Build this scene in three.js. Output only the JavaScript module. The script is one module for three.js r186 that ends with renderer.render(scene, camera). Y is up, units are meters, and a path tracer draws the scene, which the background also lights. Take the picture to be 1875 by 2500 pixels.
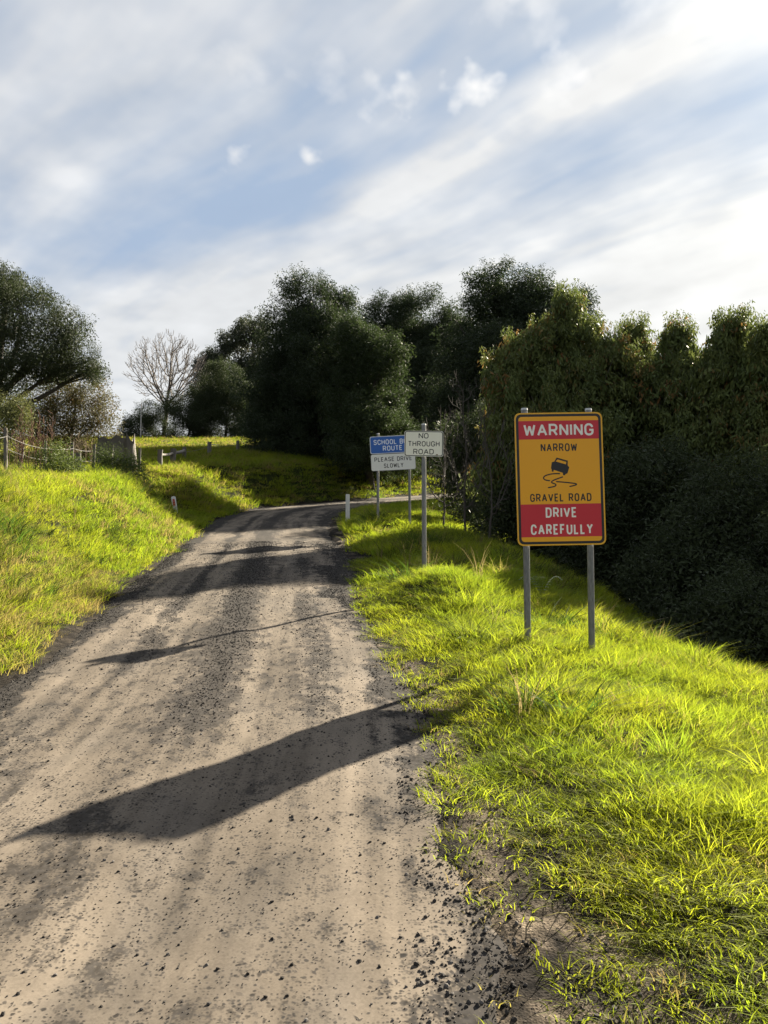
import * as THREE from 'three';
import { mergeGeometries } from 'three/addons/utils/BufferGeometryUtils.js';

// ------------------------------------------------------------------ camera, sky, sun, exposure
const EXPOSURE = 5.2;
const scene = new THREE.Scene();
const camera = new THREE.PerspectiveCamera(64, 768 / 1024, 0.05, 2000);
camera.position.set(0, 1.65, 0);
camera.rotation.set(THREE.MathUtils.degToRad(3.36), 0, 0);
const renderer = new THREE.WebGLRenderer({ antialias: true });
renderer.setSize(768, 1024);
renderer.toneMapping = THREE.LinearToneMapping;
renderer.toneMappingExposure = EXPOSURE;
renderer.shadowMap.enabled = true;
renderer.shadowMap.type = THREE.PCFSoftShadowMap;

const SUN_DIR = new THREE.Vector3(0.8, 0.75, -1).normalize();
const sun = new THREE.DirectionalLight(new THREE.Color().setRGB(1, 0.9, 0.72), 5);
sun.position.copy(SUN_DIR).multiplyScalar(80).add(new THREE.Vector3(0, 0, -20));
sun.target.position.set(0, 2, -20);
sun.castShadow = true;
sun.shadow.mapSize.set(4096, 4096);
sun.shadow.radius = 1.2;
Object.assign(sun.shadow.camera, { left: -45, right: 45, top: 45, bottom: -45, near: 1, far: 220 });
scene.add(sun, sun.target);

// ------------------------------------------------------------------ helpers: random numbers and noise
function rng(seed) { let s = seed >>> 0; return () => { s = (s + 0x6D2B79F5) | 0; let t = Math.imul(s ^ (s >>> 15), 1 | s); t = (t + Math.imul(t ^ (t >>> 7), 61 | t)) ^ t; return ((t ^ (t >>> 14)) >>> 0) / 4294967296; }; }
function hash(x, y) { let h = Math.imul(x, 374761393) + Math.imul(y, 668265263) | 0; h = Math.imul(h ^ (h >>> 13), 1274126177); return ((h ^ (h >>> 16)) >>> 0) / 4294967296; }
function vn(x, y) {                                             // value noise 0..1
  const xi = Math.floor(x), yi = Math.floor(y); let fx = x - xi, fy = y - yi;
  fx = fx * fx * (3 - 2 * fx); fy = fy * fy * (3 - 2 * fy);
  const a = hash(xi, yi), b = hash(xi + 1, yi), c = hash(xi, yi + 1), d = hash(xi + 1, yi + 1);
  return a + (b - a) * fx + (c - a + (a - b - c + d) * fx) * fy;
}
function fbm(x, y, n = 4) { let s = 0, a = 0.5, t = 0; for (let i = 0; i < n; i++) { s += a * vn(x, y); t += a; a *= 0.5; const k = x * 1.6 - y * 1.2 + 17.3; y = x * 1.2 + y * 1.6 + 9.1; x = k; } return s / t; }
const clamp = (v, a = 0, b = 1) => Math.min(b, Math.max(a, v));
const ss = (a, b, v) => { const t = clamp((v - a) / (b - a)); return t * t * (3 - 2 * t); };
const mix = (a, b, t) => a + (b - a) * t;
const taken = {};
function numbered(name) { const n = taken[name] = (taken[name] ?? -1) + 1; return n ? `${name}_${String(n).padStart(3, '0')}` : name; }
function shadows(o) { o.traverse((c) => { if (c.isMesh) { c.castShadow = true; c.receiveShadow = true; } }); return o; }
function part(name, geometry, material, parent) { const m = new THREE.Mesh(geometry, material); m.name = name; m.castShadow = m.receiveShadow = true; parent.add(m); return m; }
function thing(name, label, category, pos = [0, 0, 0], group) {
  const g = new THREE.Group(); g.name = numbered(name); g.position.set(...pos); g.userData = { label, category }; if (group) g.userData.group = group; scene.add(g); return g;
}
const rgb = (r, g, b) => new THREE.Color().setRGB(r, g, b);

// ------------------------------------------------------------------ sky: thin streaked cirrus, brighter towards the sun
{
  const W = 4096, H = 2048, data = new Float32Array(W * H * 4);
  const dirs = (x, y, z) => new THREE.Vector3(x, y, z).normalize();
  // small cumulus puffs: direction, angular size (radians), strength
  const puffs = [[0.114, 0.58, -1, 0.026, 1], [-0.005, 0.572, -1, 0.022, 0.7], [0.226, 0.585, -1, 0.024, 0.7], [-0.096, 0.487, -1, 0.012, 0.9], [-0.19, 0.488, -1, 0.015, 0.7],
    [-0.18, 0.617, -1, 0.028, 0.4], [0.19, 0.68, -1, 0.024, 0.4], [0.14, 0.67, -1, 0.022, 0.4], [0.33, 0.685, -1, 0.035, 0.4], [0.02, 0.575, -1, 0.016, 0.6], [-0.08, 0.6, -1, 0.03, 0.35],
    [-0.9, 0.5, 0.6, 0.04, 0.7], [-0.8, 0.55, 0.75, 0.03, 0.7], [0.6, 0.62, 0.9, 0.04, 0.7], [0.9, 0.7, 0.4, 0.035, 0.6], [-1, 0.6, -0.3, 0.035, 0.6]].map(([x, y, z, r, s]) => [dirs(x, y + 0.016, z), r, s]);
  for (let r = 0; r < H; r++) {
    const el = ((r + 0.5) / H - 0.5) * Math.PI, y = Math.sin(el), ce = Math.cos(el);
    for (let c = 0; c < W; c++) {
      const ph = ((c + 0.5) / W - 0.5) * 2 * Math.PI, x = Math.cos(ph) * ce, z = Math.sin(ph) * ce, i = (r * W + c) * 4;
      let R, G, B;
      if (y < -0.02) { R = 0.05; G = 0.055; B = 0.04; }
      else {
        const cs = x * SUN_DIR.x + y * SUN_DIR.y + z * SUN_DIR.z, ang = Math.acos(clamp(cs, -1, 1));
        const near = Math.exp(-ang / 0.42), wide = Math.exp(-ang / 1.0), yy = Math.max(y, 0.02);
        // clear air
        const hz = Math.exp(-yy * 3.2);
        R = mix(0.16, 0.55, hz) + 0.20 * wide; G = mix(0.30, 0.67, hz) + 0.19 * wide; B = mix(0.54, 0.86, hz) + 0.14 * wide;
        // cirrus sheet, laid out on a flat layer overhead and stretched along the wind
        const k = 1 / (yy + 0.06), px = x * k, pz = -z * k;
        const u = px * 0.69 - pz * 0.72, v = px * 0.72 + pz * 0.69;
        const w1 = fbm(u * 0.5 + 3, v * 0.5, 3) - 0.5;
        const big = fbm(u * 0.55 + 7.3, v * 1.1 + w1 * 1.4 + 2.1, 4);
        const streak = fbm(u * 1.1 + 31, v * 5.0 + w1 * 4 + 11, 5);
        const fine = fbm(u * 5 + 5, v * 17 + w1 * 7, 3);
        const curd = fbm(px * 7 + 3, pz * 6, 4), curd2 = fbm(u * 3.2 + 70, v * 7 + 20, 4);
        let d = 0.50 + 1.05 * (big - 0.36) + 0.42 * (curd - 0.5) + 0.6 * (curd2 - 0.5) + 0.34 * ss(0.44, 0.28, y) * ss(-0.75, -0.1, x) + 0.55 * (streak - 0.45) + 0.42 * (fine - 0.5);
        // the gap of bluer air and the long bright band that crosses it
        const gx = px + 0.58, gz = pz - 2.05, ga = gx * 0.82 - gz * 0.57, gb = gx * 0.57 + gz * 0.82;
        d -= 0.62 * Math.exp(-(ga * ga) / 0.55 - (gb * gb) / 0.075);
        const bx = px - 0.2, bz = pz - 1.72, bb = bx * 0.70 + bz * 0.715 + w1 * 0.10, ba = bx * 0.715 - bz * 0.7;
        d += 0.62 * Math.exp(-(bb * bb) / 0.0052) * ss(-0.75, -0.1, ba) * (0.35 + 0.9 * fine + 0.6 * (fbm(ba * 26, bb * 9, 3) - 0.5) + 0.2);
        d -= 0.25 * Math.exp(-((bb - 0.20) ** 2) / 0.012) * ss(-0.5, 0.3, ba) * 0.8;
        d += 0.42 * ss(2.0, 3.0, pz * 0.8 + px * 0.75) * ss(6, 3, Math.abs(pz));
        d = 0.16 + 0.80 * clamp(d);
        let cl = (0.465 + 0.34 * wide + 0.14 * near + 0.34 * hz) * (1.0 + 0.18 * (curd2 - 0.5) + 0.24 * (streak - 0.5) + 0.24 * (curd - 0.5) + 0.10 * d);
        const wr = mix(0.965, 1.03, wide), wb = mix(1.08, 0.90, wide * 0.8 + hz * 0.3);
        R = mix(R, cl * wr, d * 0.93); G = mix(G, cl, d * 0.93); B = mix(B, cl * wb, d * 0.93);
        // puffs
        for (const [p, rad, str] of puffs) {
          const dd = p.x * x + p.y * y + p.z * z; if (dd < 0.985) continue;
          const a = Math.acos(Math.min(1, dd)) / rad; if (a > 1.9) continue;
          const n = fbm(px * 22, pz * 15, 4), q = clamp((1.5 - a * 1.0 + (n - 0.5) * 2.6) * 0.8 - 0.35) * str;
          const cc = 0.82 + 0.35 * near + 0.16 * wide;
          R = mix(R, cc, q); G = mix(G, cc * 0.995, q); B = mix(B, cc * 0.985, q);
        }
        // glare of thin cloud round the sun
        const gl = 1.5 * Math.exp(-ang / 0.085); R += gl; G += gl * 0.97; B += gl * 0.88;
      }
      data[i] = R / EXPOSURE; data[i + 1] = G / EXPOSURE; data[i + 2] = B / EXPOSURE; data[i + 3] = 1;
    }
  }
  const sky = new THREE.DataTexture(data, W, H, THREE.RGBAFormat, THREE.FloatType);
  sky.mapping = THREE.EquirectangularReflectionMapping; sky.magFilter = sky.minFilter = THREE.LinearFilter; sky.needsUpdate = true;
  scene.background = sky; scene.environment = sky;
}

// ------------------------------------------------------------------ the lie of the land
// D is the distance up the road from the camera (z = -D). The road climbs 12 percent.
const ROAD = [[-2.6, -8, 0.5, -8], [-2.65, 0, 0.35, 0], [-2.7, 3, 0.28, 3], [-2.72, 5.8, 0.14, 5.5], [-2.75, 7.6, -0.14, 7.3], [-3.18, 10.6, -0.44, 9.8], [-3.6, 14.2, -0.7, 13.6],
  [-3.95, 17.2, -1.12, 16.7], [-4.4, 21.5, -1.5, 20.5], [-4.7, 25.5, -1.62, 23.8], [-4.1, 30, -1.2, 27.9], [-1.8, 34.6, 0.6, 32], [1.6, 40.4, 3.3, 36.6], [4.9, 44, 6.6, 40], [12, 47, 13, 43], [26, 48, 26, 44.5]];
const CENTRE = [];
{
  const c = new THREE.CatmullRomCurve3(ROAD.map(([a, b, d, e]) => new THREE.Vector3((a + d) / 2, Math.hypot(d - a, e - b) / 2, (b + e) / 2)), false, 'centripetal');
  let len = 0, last = null;
  for (let i = 0; i <= 320; i++) { const p = c.getPoint(i / 320); if (last) len += Math.hypot(p.x - last.x, p.z - last.z); CENTRE.push({ x: p.x, d: p.z, w: clamp(p.y, 1.3, 1.6), s: len }); last = p; }
  for (let i = 0; i <= 320; i++) { const a = CENTRE[Math.max(0, i - 1)], b = CENTRE[Math.min(320, i + 1)], l = Math.hypot(b.x - a.x, b.d - a.d); CENTRE[i].tx = (b.x - a.x) / l; CENTRE[i].td = (b.d - a.d) / l; }
}
function lane(x, d) {                                           // { q: metres right of the road's middle, w: its half width, s: metres along, cd }
  let best = 1e9, at = 0;
  for (let i = 0; i <= 320; i += 4) { const c = CENTRE[i], k = (x - c.x) ** 2 + (d - c.d) ** 2; if (k < best) { best = k; at = i; } }
  const lo = Math.max(0, at - 3), hi = Math.min(320, at + 3);
  for (let i = lo; i <= hi; i++) { const c = CENTRE[i], k = (x - c.x) ** 2 + (d - c.d) ** 2; if (k < best) { best = k; at = i; } }
  const c = CENTRE[at], dx = x - c.x, dd = d - c.d, q = dx * c.td - dd * c.tx, al = dx * c.tx + dd * c.td;
  const r = Math.hypot(dx, dd) * Math.sign(q || 1);
  return { q: Math.abs(al) > Math.abs(q) ? r : q, w: c.w, s: c.s + al, cd: c.d };
}
const slope = (d) => { const a = d < -6 ? -0.72 + (d + 6) * 0.04 : 0.12 * Math.min(d, 60); return a - 0.05 * Math.max(0, d - 64) + 0.0 ; };
function bankHeight(e, d, cd) {                                 // left of the road
  const notch = 1 - 0.93 * Math.exp(-(((cd - 22.6 - e * 0.22) / 1.5) ** 2)) * ss(3.6, 1.6, e);
  let far = ss(22, 27, cd);
  let h = mix(1.34, 1.55, far) * (ss(0.15, mix(2.15, 2.0, far), e) * 0.94 + 0.06 * ss(1, 6, e)) * notch;
  h += 0.034 * Math.max(0, d - 26) * ss(1.2, 5, e);
  h += 0.05 * Math.max(0, e - 4.2) * ss(23, 38, d) * Math.min(1, 16 / Math.max(e, 1));
  return h + 0.04 * ss(0.05, 0.3, e);
}
function vergeHeight(x, e, d, cd) {                             // right of the road
  const edge = mix(2.75, 1.9, ss(6.5, 10.5, d)) + 0.7 * ss(11, 15, d);
  let h = 0.07 * ss(0.2, 1.0, e) - 0.10 * Math.max(0, e - 1.0) * ss(12, 8, d);
  h += 0.27 * Math.exp(-((x - 0.75) ** 2) / 0.5 - ((d - 9.7) ** 2) / 0.9);           // the hump by the second sign
  h += 0.22 * Math.exp(-((x + 0.1) ** 2) / 0.9 - ((d - 18.6) ** 2) / 2.2);           // and the one by the third
  const f = Math.max(0, e - edge), fall = f * f / (f + 0.9) * 0.62;
  return h - Math.min(fall, 4.2) + Math.max(0, fall - 4.2) * 0.0;
}
function land(x, d, L = lane(x, d)) {
  const e = Math.abs(L.q) - L.w, base = slope(d);
  if (e <= 0) return base;
  const rough = (fbm(x * 1.3 + 40, d * 1.3, 3) - 0.5) * 0.22 * ss(0.4, 1.4, e) + (fbm(x * 5, d * 5, 2) - 0.5) * 0.05 * ss(0.2, 0.8, e);
  return base + rough + (L.q < 0 ? bankHeight(e, d, L.cd) : vergeHeight(x, e, d, L.cd));
}
const spread = (list) => { const o = [list[0][0]]; for (let i = 1; i < list.length; i++) { const a = list[i - 1][0], b = list[i][0], n = Math.max(1, Math.round((b - a) / list[i][1])); for (let k = 1; k <= n; k++) o.push(a + (b - a) * k / n); } return o; };

// textures of the ground: soil and matted stems
function dataTexture(w, h, fn, srgb = true) {
  const a = new Uint8Array(w * h * 4), o = [0, 0, 0];
  for (let j = 0; j < h; j++) for (let i = 0; i < w; i++) { fn(i / w, j / h, o); const k = (j * w + i) * 4; a[k] = clamp(o[0]) * 255; a[k + 1] = clamp(o[1]) * 255; a[k + 2] = clamp(o[2]) * 255; a[k + 3] = 255; }
  const t = new THREE.DataTexture(a, w, h); t.wrapS = t.wrapT = THREE.RepeatWrapping; t.magFilter = THREE.LinearFilter; t.minFilter = THREE.LinearMipmapLinearFilter; t.generateMipmaps = true;
  if (srgb) t.colorSpace = THREE.SRGBColorSpace; t.needsUpdate = true; return t;
}
function grains(x, y, cell, chance, r0, r1) {                      // little stones strewn on a jittered grid: how dark this point is, 0..1
  const gx = x / cell, gy = y / cell, ix = Math.floor(gx - 0.5), iy = Math.floor(gy - 0.5); let best = 0;
  for (let a = 0; a < 2; a++) for (let b = 0; b < 2; b++) {
    const cx = ix + a, cy = iy + b, h = hash(cx + 911, cy - 357); if (h > chance) continue;
    const h2 = hash(cx * 3 + 17, cy * 5 + 29), h3 = hash(cx * 7 - 41, cy * 11 + 3), k = h / chance, r = r0 + (r1 - r0) * k * k, dx = gx - (cx + 0.3 + 0.4 * h2), dy = gy - (cy + 0.3 + 0.4 * h3), w = 0.7 + 0.6 * h2;
    const d = Math.sqrt(dx * dx * w + dy * dy / w + dx * dy * (h3 - 0.5)) / r; if (d < 1.25) best = Math.max(best, ss(1.25, 0.7, d) * (0.3 + 0.7 * hash(cx * 13, cy * 17)));
  }
  return best;
}
const enc = (v) => v <= 0.0031308 ? v * 12.92 : 1.055 * Math.pow(v, 1 / 2.4) - 0.055;
const soilMap = dataTexture(1024, 1024, (u, v, o) => {
  const x = Math.min(u, 1 - u) * 2, y = Math.min(v, 1 - v) * 2, n = fbm(x * 22, y * 22, 4), f = vn(x * 260, y * 260), k = clamp((0.42 + 0.9 * (n - 0.5) + 0.4 * (f - 0.5)) * (1 - 0.75 * grains(x * 2.2, y * 2.2, 0.03, 0.8, 0.15, 0.45)) + 0.5 * grains(x * 2.2 + 5, y * 2.2, 0.04, 0.3, 0.1, 0.3), 0.05, 1);
  o[0] = enc(k); o[1] = enc(k * 0.98); o[2] = enc(k * 0.96);
});
{
  const xs = spread([[-420, 1], [-160, 60], [-60, 14], [-24, 2.5], [-10, 0.5], [-5.6, 0.22], [-4.9, 0.12], [4.2, 0.09], [9, 0.3], [24, 1.2], [60, 6], [160, 25], [420, 60]]);
  const ds = spread([[-260, 1], [-60, 40], [-10, 6], [0, 1.2], [12, 0.1], [26, 0.18], [48, 0.4], [72, 1], [120, 6], [220, 20], [620, 60]]);
  const nx = xs.length, nd = ds.length, pos = new Float32Array(nx * nd * 3), col = new Float32Array(nx * nd * 3), uv = new Float32Array(nx * nd * 2), idx = [];
  for (let j = 0; j < nd; j++) for (let i = 0; i < nx; i++) {
    const x = xs[i], d = ds[j], L = lane(x, d), e = Math.abs(L.q) - L.w, k = j * nx + i;
    let y = land(x, d, L);
    const ragged = (fbm(x * 2.3 + 5, d * 1.7, 4) - 0.5) * 0.9 + (fbm(x * 9, d * 6, 2) - 0.5) * 0.25;
    y -= 0.075 * ss(0.10, -0.16, e + ragged * (L.q > 0 ? 0.55 : 0.25));
    pos.set([x, y, -d], k * 3); uv.set([x / 2.2, d / 2.2], k * 2);
    // soil on the shoulders, thatch under the grass, pasture far off
    const right = L.q > 0, bare = right ? ss(1.25, 0.3, e + ragged * 0.9 - (d > 8 ? 0.2 : 0)) : ss(0.55, 0.1, e + ragged * 0.4);
    const n = fbm(x * 0.8, d * 0.8, 3), past = ss(24, 40, d);
    const g = [mix(0.028, 0.05, past) * (0.7 + 0.6 * n), mix(0.032, 0.07, past) * (0.7 + 0.6 * n), mix(0.012, 0.016, past)];
    const sandy = ss(0.55, 0.64, fbm(x * 5 + 60, d * 7, 4)) * (right ? 1 : 0.15);
    const s = [mix(0.036, 0.26, sandy), mix(0.031, 0.212, sandy), mix(0.027, 0.16, sandy)];
    col.set([mix(g[0], s[0], bare), mix(g[1], s[1], bare), mix(g[2], s[2], bare)], k * 3);
    if (i < nx - 1 && j < nd - 1) idx.push(k, k + 1, k + nx, k + 1, k + nx + 1, k + nx);
  }
  const g = new THREE.BufferGeometry();
  g.setAttribute('position', new THREE.BufferAttribute(pos, 3)); g.setAttribute('color', new THREE.BufferAttribute(col, 3)); g.setAttribute('uv', new THREE.BufferAttribute(uv, 2)); g.setIndex(idx); g.computeVertexNormals();
  const m = new THREE.Mesh(g, new THREE.MeshPhysicalMaterial({ vertexColors: true, map: soilMap, bumpMap: soilMap, bumpScale: 0.005, roughness: 1, specularIntensity: 0.12 }));
  m.name = 'ground'; m.userData = { kind: 'structure', label: 'grassy hillside ground either side of the gravel road' }; m.receiveShadow = m.castShadow = true; scene.add(m);
}

// ------------------------------------------------------------------ the gravel road
const TRACK = (q, s, d) => {                                    // how much loose dark gravel lies here, 0..1
  const wob = (fbm(s * 0.55 + 3, 1.7, 3) - 0.5) * 0.35, wob2 = (fbm(s * 1.3 + 9, 6.7, 3) - 0.5) * 0.5;
  let g = 0;
  const far = ss(3.5, 6.5, d);
  g = Math.max(g, far * 1.0 * Math.exp(-((q - 0.02 + wob * 0.5) ** 2) / 0.055));                      // windrow down the middle
  g = Math.max(g, ss(5, 8, d) * 0.8 * Math.exp(-((q + 0.62 + wob2 * 0.55) ** 2) / mix(0.004, 0.016, vn(s * 0.9, 3))) * ss(0.25, 0.5, vn(s * 1.1, 8.3)));
  g = Math.max(g, 0.62 * Math.exp(-((q - 0.78 + wob * 0.6) ** 2) / 0.02) * ss(0.35, 0.6, vn(s * 0.8, 20.3)));
  g = Math.max(g, (1 - far) * 0.85 * Math.exp(-((q - 0.62 - wob * 0.7) ** 2) / 0.022) * ss(0.2, 0.55, vn(s * 0.9, 30.3)));
  g = Math.max(g, (1 - far) * 0.62 * Math.exp(-((q + 0.85 - wob * 0.9) ** 2) / 0.05));
  g = Math.max(g, (1 - far) * 0.35 * Math.exp(-((q + 0.1 - wob * 0.8) ** 2) / 0.02));
  g = Math.max(g, ss(mix(1.22, 0.98, far), mix(1.75, 1.42, far), q + (fbm(s * 1.6, q * 2, 3) - 0.5) * 0.8) * mix(0.45, 1, ss(0.34, 0.52, fbm(q * 8 + 4, s * 6, 3))));                      // right shoulder
  g = Math.max(g, ss(1.12, 1.4, -q + (fbm(s * 1.3 + 50, q * 2, 3) - 0.5) * 0.35) * 0.95);               // left edge
  return clamp(g + 0.55 * (fbm(q * 1.6 + 20, s * 0.9, 4) - 0.46));
};
const roadHeight = (q, w, s, d) => {
  let h = 0.035 * (1 - (q / 1.5) ** 2);                         // camber
  h -= 0.018 * Math.exp(-((q - 0.45) ** 2) / 0.05) + 0.018 * Math.exp(-((q + 0.6) ** 2) / 0.06);
  h += 0.022 * (fbm(q * 2.1, s * 1.1, 4) - 0.5) + 0.012 * (fbm(q * 8, s * 6, 3) - 0.5);
  return h - 0.10 * ss(w - 0.02, w + 0.5, Math.abs(q));
};
{
  const HALF = 2.1;
  const road = new THREE.Group(); road.name = 'gravel_road'; road.userData = { kind: 'structure', label: 'pale dusty gravel road with dark loose gravel climbing and bending right' }; scene.add(road);
  const pieces = [[-7, 1.6, 256, 512, 0.6], [1.6, 6.2, 1536, 2048, 0.05], [6.2, 15.5, 1024, 2048, 0.09], [15.5, 47, 1024, 1536, 0.22]];
  const at = (s) => { let i = 1; while (i < 320 && CENTRE[i].s < s) i++; const a = CENTRE[i - 1], b = CENTRE[i], t = clamp((s - a.s) / (b.s - a.s)); return { x: mix(a.x, b.x, t), d: mix(a.d, b.d, t), w: mix(a.w, b.w, t), tx: mix(a.tx, b.tx, t), td: mix(a.td, b.td, t) }; };
  const sOf = (d) => { let i = 1; while (i < 320 && CENTRE[i].d < d) i++; const a = CENTRE[i - 1], b = CENTRE[i]; return mix(a.s, b.s, clamp((d - a.d) / (b.d - a.d || 1))); };
  for (const [d0, d1, tw, th, step] of pieces) {
    const s0 = sOf(d0), s1 = d1 > 46.5 ? CENTRE[320].s : sOf(d1), len = s1 - s0, nq = 84, ns = Math.max(4, Math.round(len / step));
    const pos = [], uv = [], idx = [];
    for (let j = 0; j <= ns; j++) { const s = s0 + len * j / ns, c = at(s); for (let i = 0; i <= nq; i++) {
      const q = -HALF + 2 * HALF * i / nq, x = c.x + q * c.td, d = c.d - q * c.tx;
      pos.push(x, slope(d) + roadHeight(q, c.w, s, d), -d); uv.push(i / nq, j / ns);
      if (i < nq && j < ns) { const k = j * (nq + 1) + i; idx.push(k, k + 1, k + nq + 1, k + 1, k + nq + 2, k + nq + 1); }
    } }
    const map = dataTexture(tw, th, (u, v, o) => {
      const q = -HALF + 2 * HALF * u, s = s0 + len * v, d = mix(d0, d1, v), g = TRACK(q, s, d);
      const f2 = vn(q * 128 + 9, s * 112), f4 = vn(q * 260 + 3, s * 240), f3 = fbm(q * 15, s * 10, 3);
      const streak = fbm(q * 11 + 2, s * 0.7, 3) - 0.5, thick = clamp(0.27 + 1.0 * Math.pow(g, 0.8) + 1.3 * (f3 - 0.5) + 0.7 * streak);
      let dark = Math.max(grains(q, s, 0.026, thick * 0.8, 0.14, 0.42), grains(q + 3, s + 7, 0.014, thick, 0.22, 0.46) * 0.95, grains(q + 9, s + 2, 0.052, thick * 0.35, 0.12, 0.34));
      dark = Math.max(dark, ss(0.45, 0.95, thick + 0.5 * (f2 - 0.5) + 0.3 * (f4 - 0.5)) * (q > 0.9 || q < -1.1 ? 0.93 : 0.8));
      const dust = 0.86 - 0.5 * streak + 0.6 * (fbm(q * 1.7 + 8, s * 1.2, 4) - 0.5) + 0.22 * (f3 - 0.5) + 0.16 * (f2 - 0.5) + 0.16 * (f4 - 0.5), tone = vn(q * 60 + 70, s * 55);
      const dr = mix(0.012, 0.040, tone);
      const grey = ss(0.45, 0.75, fbm(q * 3.1 + 33, s * 1.7, 4)) * 0.45 + 0.35 * g;
      o[0] = enc(mix(mix(0.170, 0.098, grey) * dust, dr, dark)); o[1] = enc(mix(mix(0.142, 0.087, grey) * dust, dr * 0.93, dark)); o[2] = enc(mix(mix(0.113, 0.076, grey) * dust, dr * 0.9, dark));
    });
    map.wrapS = map.wrapT = THREE.ClampToEdgeWrapping; map.anisotropy = 8;
    const g = new THREE.BufferGeometry(); g.setAttribute('position', new THREE.Float32BufferAttribute(pos, 3)); g.setAttribute('uv', new THREE.Float32BufferAttribute(uv, 2)); g.setIndex(idx); g.computeVertexNormals();
    const m = new THREE.Mesh(g, new THREE.MeshPhysicalMaterial({ map, bumpMap: map, bumpScale: -0.005, roughness: 1, specularIntensity: 0.12 }));
    m.name = 'road_surface'; m.receiveShadow = m.castShadow = true; road.add(m);
  }
  // loose stones lying on it
  const R = rng(5), st = new THREE.IcosahedronGeometry(1, 0), M = new THREE.Matrix4(), P = new THREE.Vector3(), Q = new THREE.Quaternion(), S = new THREE.Vector3(), E = new THREE.Euler(), mats = [], cols = [];
  { const p = st.attributes.position; for (let i = 0; i < p.count; i++) { const k = 0.75 + 0.5 * hash(Math.round(p.getX(i) * 50), Math.round(p.getY(i) * 50 + p.getZ(i) * 133)); p.setXYZ(i, p.getX(i) * k, p.getY(i) * k * 0.7, p.getZ(i) * k); } st.computeVertexNormals(); }
  for (let n = 0; n < 220000 && mats.length < 60000; n++) {
    const d = 1.6 + 15 * Math.pow(R(), 1.8), s = sOf(d), c = at(s), q = R() < 0.15 ? 1.1 + 1.4 * R() : -1.6 + 3.9 * R(), g = q > 1.3 ? 0.62 * ss(2.4, 1.5, q) * ss(0.35, 0.6, fbm(q * 4, s * 3, 3)) : TRACK(q, s, d);
    if (R() > g * g * 0.8 + 0.07) continue;
    const x = c.x + q * c.td, dd = c.d - q * c.tx, y = Math.max(slope(dd) + roadHeight(q, c.w, s, d), q > c.w - 0.15 ? land(x, dd) : -99), r = q > 1.3 ? 0.002 + 0.008 * Math.pow(R(), 6) + 0.0003 * d : 0.0016 + 0.0060 * Math.pow(R(), 7) + 0.00035 * d;
    P.set(x, y + r * 0.1, -dd); Q.setFromEuler(E.set(R() * 6, R() * 6, R() * 6)); S.setScalar(r); M.compose(P, Q, S); mats.push(M.clone());
    const t = R() < 0.15 ? 0.10 : 0.018 + 0.04 * R(); cols.push(rgb(t, t * 0.92, t * 0.86));
  }
  const im = new THREE.InstancedMesh(st, new THREE.MeshPhysicalMaterial({ roughness: 1, specularIntensity: 0.2 }), mats.length);
  mats.forEach((m, i) => { im.setMatrixAt(i, m); im.setColorAt(i, cols[i]); });
  im.name = 'loose_gravel'; im.userData = { kind: 'stuff', label: 'dark loose gravel scattered along the tracks and shoulders of the road', category: 'gravel' }; im.castShadow = im.receiveShadow = true; scene.add(im);
}

// ------------------------------------------------------------------ grass
const leafLike = (o) => new THREE.MeshPhysicalMaterial({ side: THREE.DoubleSide, transmission: 0.5, thickness: 0, roughness: 0.95, ...o });
function bladeClump(seed, n, radius, h0, h1, width, lean) {
  const R = rng(seed), pos = [], nor = [], idx = [];
  for (let k = 0; k < n; k++) {
    const a = R() * 6.283, r = Math.sqrt(R()) * radius, bx = Math.cos(a) * r, bz = Math.sin(a) * r, h = mix(h0, h1, Math.pow(R(), 1.4)), w = width * (0.6 + 0.8 * R());
    const la = a + (R() - 0.5) * 2.6, ln = lean * (0.25 + 1.1 * R()), lx = Math.cos(la), lz = Math.sin(la), fa = R() * 6.283, fx = Math.cos(fa) * w / 2, fz = Math.sin(fa) * w / 2, at = pos.length / 3, seg = 3;
    for (let i = 0; i <= seg; i++) {
      const t = i / seg, cx = bx + lx * ln * h * t * t, cz = bz + lz * ln * h * t * t, cy = h * t * (1 - 0.28 * ln * t), ww = 1 - t * t;
      if (i < seg) { pos.push(cx - fx * ww, cy, cz - fz * ww, cx + fx * ww, cy, cz + fz * ww); } else pos.push(cx, cy, cz);
    }
    idx.push(at, at + 1, at + 2, at + 1, at + 3, at + 2, at + 2, at + 3, at + 4, at + 3, at + 5, at + 4, at + 4, at + 5, at + 6);
  }
  const g = new THREE.BufferGeometry(); g.setAttribute('position', new THREE.Float32BufferAttribute(pos, 3)); g.setIndex(idx); g.computeVertexNormals(); return g;
}
const grassMat = leafLike({ color: rgb(1, 1, 1), transmission: 0.70, specularIntensity: 0.15 });
const inView = (x, d, m) => d > 0.4 && Math.abs(x) < d * 0.475 + m;
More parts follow.
